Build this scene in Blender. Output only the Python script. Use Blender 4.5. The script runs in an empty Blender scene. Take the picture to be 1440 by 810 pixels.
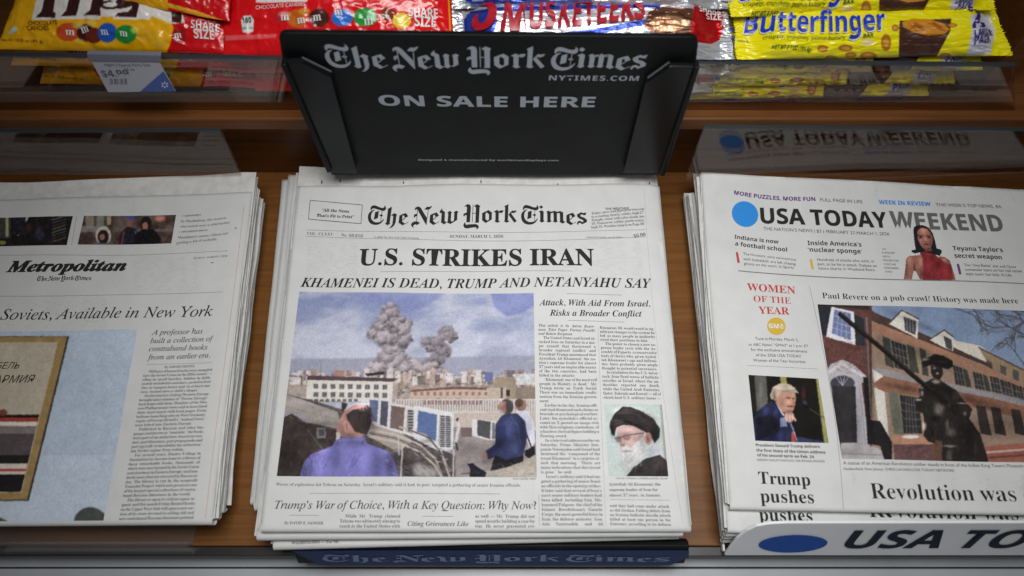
import bpy, math, random
import numpy as np
from mathutils import Vector
from mathutils.geometry import tessellate_polygon

S = bpy.context.scene
COL = S.collection
rad = math.radians
random.seed(7)

# ------------------------------------------------------------------ camera, light, exposure
F_PX, PITCH = 990.0, rad(67.1)              # focal length for a 1440 px wide picture, downward pitch
CAM = np.array([0.0, -0.2184, 0.517])
cam = bpy.data.cameras.new('camera')
cam.sensor_width = 36.0
cam.lens = F_PX / 1440 * 36
cam.clip_start, cam.clip_end = 0.01, 50
cam.dof.use_dof = True
cam.dof.focus_distance = 0.555
cam.dof.aperture_fstop = 3.9
co = bpy.data.objects.new('camera', cam)
co.location = CAM
co.rotation_euler = (math.pi / 2 - PITCH, 0, 0)
COL.objects.link(co)
S.camera = co

w = bpy.data.worlds.new('World')
S.world = w
w.use_nodes = True
w.node_tree.nodes['Background'].inputs[0].default_value = (0.80, 0.84, 0.95, 1)
w.node_tree.nodes['Background'].inputs[1].default_value = 0.05

def area(name, loc, target, sx, sy, power, col, spread=180):
    L = bpy.data.lights.new(name, 'AREA')
    L.shape = 'RECTANGLE'; L.size = sx; L.size_y = sy; L.energy = power; L.color = col; L.spread = rad(spread)
    o = bpy.data.objects.new(name, L)
    o.location = loc
    o.rotation_euler = (Vector(target) - Vector(loc)).to_track_quat('-Z', 'Y').to_euler()
    COL.objects.link(o)
area('overhead_lamp', (0.042, -0.08, 0.80), (0.042, -0.08, 0), 0.40, 0.24, 1.50, (1.0, 0.99, 0.98), 80)  # unseen lamp, set low with a narrow spread for falloff and vignette
area('ceiling_lamp', (0.9, -0.9, 2.1), (0.1, 0, 0), 1.2, 0.4, 4, (1.0, 0.985, 0.97))
S.view_settings.view_transform = 'Standard'
S.view_settings.look = 'None'
S.view_settings.exposure = 0
S.view_settings.gamma = 1
S.cycles.use_denoising = True

# ------------------------------------------------------------------ projection helpers
FW = np.array([0, math.cos(PITCH), -math.sin(PITCH)])
UPV = np.array([0, math.sin(PITCH), math.cos(PITCH)])
RT = np.array([1.0, 0, 0])

def proj(P):
    d = np.asarray(P) - CAM
    z = d @ FW
    return 720 + F_PX * (d @ RT) / z, 405 - F_PX * (d @ UPV) / z

class Surf:
    """a plane O + aU + bV raised by h(a, b) along N"""
    def __init__(s, O, U, V, h=None):
        s.O = np.array(O, float); s.U = np.array(U, float); s.V = np.array(V, float)
        s.U /= np.linalg.norm(s.U); s.V /= np.linalg.norm(s.V)
        s.N = np.cross(s.U, s.V); s.h = h
    def at(s, a, b, e=0.0):
        a = np.asarray(a, float); b = np.asarray(b, float)
        z = (s.h(a, b) if s.h else 0 * a) + e
        return s.O + a[..., None] * s.U + b[..., None] * s.V + z[..., None] * s.N
    def un(s, px, py):
        px = np.asarray(px, float); py = np.asarray(py, float)
        d = FW + ((px - 720) / F_PX)[..., None] * RT - ((py - 405) / F_PX)[..., None] * UPV
        z = 0 * px
        for _ in range(6 if s.h else 1):
            t = ((s.O - CAM) @ s.N + z) / (d @ s.N)
            P = CAM + t[..., None] * d - s.O
            a, b = P @ s.U, P @ s.V
            if s.h: z = s.h(a, b)
        return a, b
    def up(s, pts):
        p = np.array(pts, float)
        a, b = s.un(p[:, 0], p[:, 1])
        return np.stack([a, b], 1)

def flat(z, h=None):
    return Surf((0, 0, z), (1, 0, 0), (0, 1, 0), h)

# ------------------------------------------------------------------ object helpers
def lin(c):
    c = np.asarray(c, float) / 255
    return np.where(c <= 0.04045, c / 12.92, ((c + 0.055) / 1.055) ** 2.4)

def obj(name, V, Fs, m=None, parent=None, smooth=False, cols=None):
    me = bpy.data.meshes.new(name)
    V = np.asarray(V, float)
    if isinstance(Fs, np.ndarray):
        n, k = Fs.shape
        me.vertices.add(len(V)); me.vertices.foreach_set('co', V.ravel())
        me.loops.add(n * k); me.loops.foreach_set('vertex_index', Fs.ravel().astype(np.int32))
        me.polygons.add(n)
        me.polygons.foreach_set('loop_start', np.arange(0, n * k, k, dtype=np.int32))
        me.polygons.foreach_set('loop_total', np.full(n, k, dtype=np.int32))
        me.update(calc_edges=True)
    else:
        me.from_pydata([tuple(v) for v in V], [], [tuple(f) for f in Fs])
        me.update()
    if smooth:
        me.polygons.foreach_set('use_smooth', np.ones(len(me.polygons), bool))
    if cols is not None:
        at = me.color_attributes.new('print', 'FLOAT_COLOR', 'POINT')
        at.data.foreach_set('color', np.concatenate([cols, np.ones((len(cols), 1))], 1).ravel().astype(np.float32))
    o = bpy.data.objects.new(name, me)
    if m: me.materials.append(m)
    COL.objects.link(o)
    if parent: o.parent = parent
    return o

def thing(name, label, cat, group=None, loc=None):
    o = bpy.data.objects.new(name, None)
    o.empty_display_size = 0.02
    COL.objects.link(o)
    return tag(o, label, cat, group)

def tag(o, label, cat, group=None):
    o['label'] = label; o['category'] = cat
    if group: o['group'] = group
    return o

def bevel(o, wd=0.0008, seg=2):
    b = o.modifiers.new('bevel', 'BEVEL'); b.width = wd; b.segments = seg; b.limit_method = 'ANGLE'
    return o

def box(name, lo, hi, m, parent=None, bv=0.0008):
    x0, y0, z0 = lo; x1, y1, z1 = hi
    V = [(x0, y0, z0), (x1, y0, z0), (x1, y1, z0), (x0, y1, z0), (x0, y0, z1), (x1, y0, z1), (x1, y1, z1), (x0, y1, z1)]
    Fs = [(3, 2, 1, 0), (4, 5, 6, 7), (0, 1, 5, 4), (1, 2, 6, 5), (2, 3, 7, 6), (3, 0, 4, 7)]
    o = obj(name, V, Fs, m, parent)
    return bevel(o, bv) if bv else o

def area2(p):
    p = np.asarray(p)
    return 0.5 * np.sum(p[:, 0] * np.roll(p[:, 1], -1) - np.roll(p[:, 0], -1) * p[:, 1])

def prism(name, sf, ab, e0, e1, m, parent=None, bv=0.0006):
    ab = np.asarray(ab, float)
    if area2(ab) < 0: ab = ab[::-1]
    n = len(ab)
    V = np.concatenate([sf.at(ab[:, 0], ab[:, 1], e1), sf.at(ab[:, 0], ab[:, 1], e0)])
    Fs = [tuple(range(n)), tuple(range(2 * n - 1, n - 1, -1))] + [(i, i + n, (i + 1) % n + n, (i + 1) % n) for i in range(n)]
    o = obj(name, V, Fs, m, parent)
    return bevel(o, bv) if bv else o

def rounded(pts, r, k=6):
    """round corners; r is a radius or a list of radii"""
    out = []
    n = len(pts)
    for i in range(n):
        p, a, b = (np.array(pts[j % n], float) for j in (i, i - 1, i + 1))
        ri = r[i] if isinstance(r, (list, tuple)) else r
        if ri <= 0: out.append(p); continue
        u = (a - p) / np.linalg.norm(a - p); v = (b - p) / np.linalg.norm(b - p)
        p0, p1 = p + u * ri, p + v * ri
        for t in np.linspace(0, 1, k):
            out.append((1 - t) ** 2 * p0 + 2 * t * (1 - t) * p + t * t * p1)
    return np.array(out)

# ------------------------------------------------------------------ materials
def mat(name, col, rough=0.6, spec=0.5, metal=0.0, bump=None, var=None, coat=0.0):
    """bump = (scale, strength); var = (scale, amount) of a mottled variation of the colour"""
    m = bpy.data.materials.new(name); m.use_nodes = True
    nt = m.node_tree; b = nt.nodes['Principled BSDF']
    c = tuple(float(v) for v in col) + (1,)
    b.inputs['Base Color'].default_value = c
    b.inputs['Roughness'].default_value = rough
    b.inputs['Specular IOR Level'].default_value = spec
    b.inputs['Metallic'].default_value = metal
    b.inputs['Coat Weight'].default_value = coat
    tc = nt.nodes.new('ShaderNodeTexCoord')
    if var:
        n = nt.nodes.new('ShaderNodeTexNoise'); n.inputs['Scale'].default_value = var[0]; n.inputs['Detail'].default_value = 5
        nt.links.new(tc.outputs['Object'], n.inputs['Vector'])
        r = nt.nodes.new('ShaderNodeValToRGB')
        r.color_ramp.elements[0].position = 0.3; r.color_ramp.elements[1].position = 0.7
        r.color_ramp.elements[0].color = tuple(v * (1 - var[1]) for v in c[:3]) + (1,)
        r.color_ramp.elements[1].color = tuple(v * (1 + var[1]) for v in c[:3]) + (1,)
        nt.links.new(n.outputs['Fac'], r.inputs['Fac'])
        nt.links.new(r.outputs['Color'], b.inputs['Base Color'])
    if bump:
        n = nt.nodes.new('ShaderNodeTexNoise'); n.inputs['Scale'].default_value = bump[0]; n.inputs['Detail'].default_value = 4
        nt.links.new(tc.outputs['Object'], n.inputs['Vector'])
        bp = nt.nodes.new('ShaderNodeBump'); bp.inputs['Strength'].default_value = bump[1]; bp.inputs['Distance'].default_value = 0.002
        nt.links.new(n.outputs['Fac'], bp.inputs['Height'])
        nt.links.new(bp.outputs['Normal'], b.inputs['Normal'])
    return m

def printmat(name, rough, spec, bump=None, metal=0.0, grain=0.0):
    """a surface printed in the colours held by the mesh attribute 'print'"""
    m = mat(name, (0.5, 0.5, 0.5), rough, spec, metal, bump)
    nt = m.node_tree
    a = nt.nodes.new('ShaderNodeVertexColor'); a.layer_name = 'print'
    out = a.outputs['Color']
    if grain:
        tc = nt.nodes.new('ShaderNodeTexCoord')
        n = nt.nodes.new('ShaderNodeTexNoise'); n.inputs['Scale'].default_value = 900; n.inputs['Detail'].default_value = 2
        nt.links.new(tc.outputs['Object'], n.inputs['Vector'])
        mr = nt.nodes.new('ShaderNodeMapRange'); mr.inputs['To Min'].default_value = 1 - grain; mr.inputs['To Max'].default_value = 1 + grain
        nt.links.new(n.outputs['Fac'], mr.inputs['Value'])
        mx = nt.nodes.new('ShaderNodeVectorMath'); mx.operation = 'SCALE'
        nt.links.new(out, mx.inputs[0]); nt.links.new(mr.outputs[0], mx.inputs['Scale'])
        out = mx.outputs[0]
    nt.links.new(out, nt.nodes['Principled BSDF'].inputs['Base Color'])
    return m

def wood(name, dark, light, rough=0.4, axis='X'):
    m = mat(name, light, rough, 0.22, bump=None)
    nt = m.node_tree; b = nt.nodes['Principled BSDF']
    tc = nt.nodes.new('ShaderNodeTexCoord')
    mp = nt.nodes.new('ShaderNodeMapping')
    mp.inputs['Scale'].default_value = (9, 190, 190) if axis == 'X' else (190, 9, 190)
    nt.links.new(tc.outputs['Object'], mp.inputs['Vector'])
    n = nt.nodes.new('ShaderNodeTexNoise'); n.inputs['Scale'].default_value = 1.0; n.inputs['Detail'].default_value = 6
    n.inputs['Roughness'].default_value = 0.65; n.inputs['Distortion'].default_value = 0.6
    nt.links.new(mp.outputs[0], n.inputs['Vector'])
    n2 = nt.nodes.new('ShaderNodeTexNoise'); n2.inputs['Scale'].default_value = 14
    nt.links.new(tc.outputs['Object'], n2.inputs['Vector'])
    ad = nt.nodes.new('ShaderNodeMath'); ad.operation = 'MULTIPLY_ADD'; ad.inputs[1].default_value = 0.5
    nt.links.new(n2.outputs['Fac'], ad.inputs[0]); nt.links.new(n.outputs['Fac'], ad.inputs[2])
    r = nt.nodes.new('ShaderNodeValToRGB')
    r.color_ramp.elements[0].position = 0.55; r.color_ramp.elements[1].position = 0.95
    r.color_ramp.elements[0].color = tuple(dark) + (1,); r.color_ramp.elements[1].color = tuple(light) + (1,)
    nt.links.new(ad.outputs[0], r.inputs['Fac'])
    nt.links.new(r.outputs['Color'], b.inputs['Base Color'])
    bp = nt.nodes.new('ShaderNodeBump'); bp.inputs['Strength'].default_value = 0.12; bp.inputs['Distance'].default_value = 0.001
    nt.links.new(n.outputs['Fac'], bp.inputs['Height']); nt.links.new(bp.outputs[0], b.inputs['Normal'])
    return m

def acrylic(name, tint, f0=0.05, rough=0.02, haze=0.0):
    m = bpy.data.materials.new(name); m.use_nodes = True
    nt = m.node_tree
    nt.nodes.remove(nt.nodes['Principled BSDF'])
    t = nt.nodes.new('ShaderNodeBsdfTransparent'); t.inputs[0].default_value = tuple(tint) + (1,)
    g = nt.nodes.new('ShaderNodeBsdfGlossy'); g.inputs['Roughness'].default_value = rough
    ge = nt.nodes.new('ShaderNodeNewGeometry')                   # Schlick reflectance, the same from both sides of a face
    dt = nt.nodes.new('ShaderNodeVectorMath'); dt.operation = 'DOT_PRODUCT'
    nt.links.new(ge.outputs['Normal'], dt.inputs[0]); nt.links.new(ge.outputs['Incoming'], dt.inputs[1])
    last = dt.outputs['Value']
    for op, v in (('ABSOLUTE', None), ('SUBTRACT', 1.0), ('POWER', 5.0), ('MULTIPLY_ADD', None)):
        f = nt.nodes.new('ShaderNodeMath'); f.operation = op
        if op == 'SUBTRACT': f.inputs[0].default_value = 1.0; nt.links.new(last, f.inputs[1])
        else: nt.links.new(last, f.inputs[0])
        if op == 'POWER': f.inputs[1].default_value = v
        if op == 'MULTIPLY_ADD': f.inputs[1].default_value = 1 - f0; f.inputs[2].default_value = f0
        last = f.outputs[0]
    tc = nt.nodes.new('ShaderNodeTexCoord')
    n = nt.nodes.new('ShaderNodeTexNoise'); n.inputs['Scale'].default_value = 9
    nt.links.new(tc.outputs['Object'], n.inputs['Vector'])
    bp = nt.nodes.new('ShaderNodeBump'); bp.inputs['Strength'].default_value = 0.04; bp.inputs['Distance'].default_value = 0.004
    nt.links.new(n.outputs['Fac'], bp.inputs['Height'])
    nt.links.new(bp.outputs[0], g.inputs['Normal'])
    mx = nt.nodes.new('ShaderNodeMixShader')
    nt.links.new(f.outputs[0], mx.inputs[0]); nt.links.new(t.outputs[0], mx.inputs[1]); nt.links.new(g.outputs[0], mx.inputs[2])
    out = mx
    if haze:                                                     # mixes in a little pale diffuse as a milky veil
        d = nt.nodes.new('ShaderNodeBsdfDiffuse'); d.inputs[0].default_value = (0.6, 0.6, 0.62, 1)
        out = nt.nodes.new('ShaderNodeMixShader'); out.inputs[0].default_value = haze
        nt.links.new(mx.outputs[0], out.inputs[1]); nt.links.new(d.outputs[0], out.inputs[2])
    nt.links.new(out.outputs[0], nt.nodes['Material Output'].inputs['Surface'])
    return m

M = dict(
    paper=mat('newsprint', (0.61, 0.62, 0.61), 0.85, 0.15, bump=(420, 0.12), var=(60, 0.035)),
    inner=mat('newsprint_inside', (0.60, 0.60, 0.58), 0.9, 0.1, bump=(300, 0.2), var=(130, 0.10)),
    faint=mat('show_through_ink', (0.565, 0.575, 0.567), 0.85, 0.15),
    ink=mat('black_ink', (0.022, 0.022, 0.022), 0.75, 0.2),
    fine=mat('fine_black_ink', (0.085, 0.085, 0.087), 0.8, 0.15),
    rule=mat('grey_rule_ink', (0.16, 0.16, 0.16), 0.8, 0.15),
    grey=mat('grey_ink', (0.13, 0.13, 0.13), 0.8, 0.2),
    orange=mat('orange_ink', (0.55, 0.22, 0.11), 0.8, 0.2),
    pink=mat('pink_ink', (0.52, 0.36, 0.40), 0.8, 0.2),
    purple=mat('purple_ink', (0.14, 0.045, 0.22), 0.8, 0.2),
    blue=mat('blue_ink', (0.03, 0.25, 0.68), 0.7, 0.2),
    sky=mat('bright_blue_ink', (0.035, 0.22, 0.55), 0.8, 0.2),
    red=mat('red_ink', (0.5, 0.055, 0.045), 0.8, 0.2),
    gold=mat('gold_ink', (0.60, 0.42, 0.05), 0.8, 0.2),
    wht=mat('white_ink', (0.72, 0.72, 0.72), 0.6, 0.3),
    photo=printmat('printed_photograph', 0.8, 0.2, grain=0.05),
    black=mat('black_plastic', (0.0065, 0.0072, 0.0078), 0.48, 0.12, bump=(700, 0.10), var=(26, 0.35)),
    blackgloss=mat('glossy_black_plastic', (0.007, 0.008, 0.009), 0.25, 0.18),
    silver=mat('silver_lettering', (0.40, 0.43, 0.48), 0.55, 0.3),
    clipedge=mat('edge_highlight', (0.11, 0.115, 0.12), 0.4, 0.4),  # pale grey standing in for the highlight on the flap edges
    navy=mat('navy_strip', (0.006, 0.018, 0.085), 0.4, 0.2),
    navytext=mat('faded_lettering', (0.14, 0.19, 0.30), 0.5, 0.4),
    white=mat('white_plastic', (0.80, 0.82, 0.84), 0.4, 0.5, var=(30, 0.03)),
    lipblue=mat('royal_blue_print', (0.006, 0.075, 0.38), 0.5, 0.12),
    lipblack=mat('navy_black_print', (0.006, 0.010, 0.03), 0.5, 0.1),
    metal=mat('painted_metal', (0.36, 0.38, 0.40), 0.35, 0.5, bump=(60, 0.05), var=(18, 0.08)),
    seam=mat('dark_gap', (0.01, 0.01, 0.01), 0.8, 0.1),
    trim=mat('dark_trim', (0.02, 0.017, 0.016), 0.35, 0.5),
    wood=wood('cherry_wood', (0.115, 0.045, 0.010), (0.205, 0.083, 0.020)),
    woodd=wood('dark_cherry_wood', (0.10, 0.036, 0.010), (0.17, 0.064, 0.018), 0.42),
    acr=acrylic('clear_acrylic', (0.94, 0.91, 0.88), 0.060),
    acrt=acrylic('candy_panel_acrylic', (0.90, 0.86, 0.82), 0.085),
    acrl=acrylic('hazy_acrylic', (0.93, 0.92, 0.91), 0.04, 0.06, 0.05),
    edge=mat('acrylic_edge', (0.035, 0.042, 0.05), 0.2, 0.6),
    label=mat('paper_label', (0.36, 0.37, 0.41), 0.35, 0.5, var=(90, 0.03)),
    holder=mat('grey_holder', (0.20, 0.21, 0.26), 0.25, 0.5),
    tagink=mat('grey_label_ink', (0.10, 0.10, 0.13), 0.5, 0.3),
    tagblue=mat('label_blue', (0.06, 0.10, 0.29), 0.35, 0.5),
    wrap=printmat('glossy_wrapper', 0.24, 0.55, bump=(160, 0.16)),
    foil=printmat('silver_foil', 0.26, 0.6, bump=(190, 0.42), metal=0.5),
    wall=mat('dark_back_wall', (0.030, 0.014, 0.008), 0.7, 0.2),
)

# ------------------------------------------------------------------ lettering
GS = bpy.data.scenes.new('glyphs')
GC = {}
ALPH = {'b': (0x1D400, 0x1D41A, 0x1D7CE), 'r': (0x1D400, 0x1D41A, 0x1D7CE), 'i': (0x1D434, 0x1D44E, 0x1D7CE), 'bi': (0x1D468, 0x1D482, 0x1D7CE),
        'xi': (0x1D468, 0x1D482, 0x1D7CE), 'B': (0x1D400, 0x1D41A, 0x1D7CE),
        'f': (0x1D400, 0x1D41A, 0x1D7CE), 'sb': (0x1D5D4, 0x1D5EE, 0x1D7EC), 'X': (0x1D5D4, 0x1D5EE, 0x1D7EC), 'sbi': (0x1D63C, 0x1D656, 0x1D7EC), 's': None}
OFFS = {'r': -0.009, 'f': -0.004, 'i': 0.002, 'xi': 0.014, 'B': 0.010, 'X': 0.012, 'b': 0, 'bi': 0.0, 'sb': 0, 'sbi': 0, 's': 0.0}

def gmesh(body, off, res):
    c = bpy.data.curves.new('g', 'FONT'); c.body = body; c.offset = off; c.resolution_u = res
    o = bpy.data.objects.new('g', c); GS.collection.objects.link(o)
    vl = GS.view_layers[0]; vl.update()
    e = o.evaluated_get(vl.depsgraph); me = e.to_mesh()
    me.calc_loop_triangles()
    V = np.zeros(len(me.vertices) * 3); me.vertices.foreach_get('co', V)
    T = np.zeros(len(me.loop_triangles) * 3, np.int32); me.loop_triangles.foreach_get('vertices', T)
    e.to_mesh_clear()
    bpy.data.objects.remove(o); bpy.data.curves.remove(c)
    return V.reshape(-1, 3)[:, :2], T.reshape(-1, 3)

def glyph(st, ch, res=3):
    k = (st, ch, res)
    if k in GC: return GC[k]
    if ch == ' ':
        GC[k] = (np.zeros((0, 2)), np.zeros((0, 3), int), 0.26); return GC[k]
    m = ch; al = ALPH[st]
    if al:
        if 'A' <= ch <= 'Z': m = chr(al[0] + ord(ch) - 65)
        elif 'a' <= ch <= 'z': m = chr(al[1] + ord(ch) - 97)
        elif '0' <= ch <= '9': m = chr(al[2] + ord(ch) - 48)
        if m == '\U0001D455': m = '\u210e'
    V, T = gmesh(m, OFFS[st], res)
    V2, _ = gmesh(m + m, OFFS[st], 1)
    adv = V2[:, 0].max() - V[:, 0].max() if len(V) else 0.3
    GC[k] = (V, T, adv)
    return GC[k]

# the blackletter nameplate, drawn letter by letter (units: the letters stand 28 high, the line is 310 wide)
def _z(ox, sc, pts): return [((ox + x / sc) - 516, 316 - (280 + y / sc)) for x, y in pts]
def nameplate():
    A, B, C_, D = (510, 14.4), (570, 14.4), (640, 14.4), (725, 13.09)
    P = []
    def add(z, pts, hole=None, dx=0, dy=0):
        o = [(x + dx, y + dy) for x, y in _z(z[0], z[1], pts)]
        P.append([o] if hole is None else [o, [(x + dx, y + dy) for x, y in _z(z[0], z[1], hole)]])
    def T(dx, dy=0):
        add(A, [(125,195),(130,150),(165,120),(210,115),(260,130),(310,152),(360,165),(395,160),(410,145),(408,125),(395,112),(420,120),(440,145),(447,180),(435,210),(400,228),(350,222),(290,205),(240,190),(190,180),(160,190),(150,222),(130,215)], dx=dx, dy=dy)
        add(A, [(225,215),(185,235),(160,280),(150,340),(165,400),(200,440),(250,465),(310,465),(360,450),(395,420),(425,385),(428,400),(410,440),(375,480),(330,508),(270,520),(210,515),(150,490),(110,440),(90,380),(90,320),(110,270),(150,230),(195,210)], dx=dx, dy=dy)
        add(A, [(230,255),(305,230),(298,380),(215,410)], dx=dx, dy=dy)
        add(A, [(364,228),(375,228),(367,440),(357,440)], dx=dx, dy=dy)
        add(A, [(320,322),(362,295),(400,322),(362,350)], dx=dx, dy=dy)
    def e(dx, dy=0):
        add(A, [(735,320),(800,290),(868,270),(918,340),(855,372),(825,318),(800,325),(802,440),(860,490),(930,450),(925,466),(815,525),(730,470)], dx=dx, dy=dy)
        add(A, [(850,366),(858,380),(805,422),(800,410)], dx=dx, dy=dy)
    T(0)
    add(A, [(478,185),(565,135),(550,470),(560,495),(505,525),(455,485),(480,465),(488,200)])
    add(A, [(550,300),(570,312),(625,270),(690,305),(672,330),(672,450),(650,520),(600,570),(535,585),(575,555),(605,500),(610,340),(580,318),(560,320)])
    e(0)
    add(A, [(1040,215),(1045,170),(1080,145),(1125,142),(1165,170),(1200,225),(1310,390),(1305,525),(1285,505),(1130,260),(1100,200),(1070,195),(1050,215)])
    add(A, [(1094,200),(1106,200),(1101,445),(1089,445)])
    add(A, [(1030,330),(1045,300),(1095,285),(1098,335),(1070,340),(1050,370),(1035,360)])
    add(A, [(990,500),(1010,465),(1060,445),(1110,445),(1170,475),(1115,520),(1080,505),(1050,515),(1030,540),(1055,570),(1020,562),(995,535)])
    add(A, [(1235,205),(1290,148),(1340,155),(1395,130),(1385,160),(1350,200),(1310,212)])
    add(A, [(1313,210),(1325,210),(1312,400),(1302,390)])
    e(43.7)
    add(B, [(690,250),(745,190),(745,230),(800,265),(805,450),(850,480),(790,515),(730,475),(735,290),(700,285)])
    add(B, [(850,285),(895,245),(945,275),(930,300),(928,445),(980,475),(920,512),(850,475),(865,450),(868,310)])
    add(B, [(980,275),(1030,245),(1075,270),(1055,300),(1058,430),(920,512),(900,500),(990,440),(992,300)])
    add(C_, [(180,175),(205,140),(255,115),(305,135),(318,180),(310,480),(235,480),(238,345),(205,335),(190,370),(168,345),(175,310),(235,285),(238,180),(210,160)])
    add(C_, [(355,130),(367,130),(362,480),(350,480)])
    add(C_, [(380,160),(440,120),(510,155),(495,185),(490,490),(400,490),(418,465),(420,185)])
    add(C_, [(345,298),(420,298),(420,310),(345,310)])
    add(C_, [(175,545),(190,500),(215,478),(220,510),(235,530),(300,520),(400,515),(460,525),(490,560),(488,590),(460,620),(445,615),(445,585),(400,580),(330,590),(260,602),(205,590)])
    add(C_, [(550,300),(680,240),(750,290),(748,430),(625,500),(552,440)], [(622,305),(645,288),(690,330),(690,430),(665,452),(622,420)])
    add(C_, [(780,275),(850,235),(890,265),(888,450),(920,468),(860,495),(805,465),(822,445),(820,290)])
    add(C_, [(886,267),(920,245),(985,245),(970,285),(930,302),(886,287)])
    add(C_, [(990,165),(1082,115),(1078,450),(1110,465),(1050,495),(995,465),(1010,445),(1015,175)])
    add(C_, [(1085,330),(1140,265),(1165,245),(1195,255),(1250,240),(1235,280),(1190,302),(1150,295),(1120,320)])
    add(C_, [(1083,338),(1135,300),(1255,460),(1205,495),(1100,350)])
    T(217, -1)
    add(D, [(440,155),(478,122),(518,155),(478,190)])
    add(D, [(430,245),(485,215),(525,240),(522,400),(540,420),(490,447),(445,420),(460,400),(458,260)])
    for k in (0, 115):
        add(D, [(570+k,245),(615+k,222),(655+k,245),(652+k,405),(672+k,420),(625+k,447),(575+k,425),(592+k,405),(590+k,265)])
        add(D, [(648+k,243),(720+k,228),(700+k,262),(648+k,275)])
    add(D, [(790,250),(835,232),(885,255),(882,405),(920,435),(870,465),(815,435),(825,405),(822,275)])
    e(236, -1)
    add(D, [(1135,290),(1215,245),(1250,260),(1310,245),(1295,300),(1260,298),(1215,285),(1200,300),(1205,325),(1270,345),(1318,385),(1315,425),(1225,470),(1190,440),(1165,450),(1150,485),(1130,455),(1150,415),(1190,405),(1240,430),(1250,415),(1245,390),(1180,365),(1140,330)])
    V, Tn, n = [], [], 0
    for loops in P:
        vs = [Vector((x, y, 0)) for l in loops for x, y in l]
        tr = tessellate_polygon([[Vector((x, y, 0)) for x, y in l] for l in loops])
        V += [(v.x, v.y) for v in vs]
        Tn += [tuple(i + n for i in t) for t in tr]
        n += len(vs)
    return np.array(V, float), np.array(Tn, int)
NPV, NPT = nameplate()

def fixwind(ab, T):
    a = ab[T[:, 0]]; b = ab[T[:, 1]]; c = ab[T[:, 2]]
    cr = (b[:, 0] - a[:, 0]) * (c[:, 1] - a[:, 1]) - (b[:, 1] - a[:, 1]) * (c[:, 0] - a[:, 0])
    T = T.copy(); f = cr < 0
    T[f] = T[f][:, ::-1]
    return T

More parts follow.
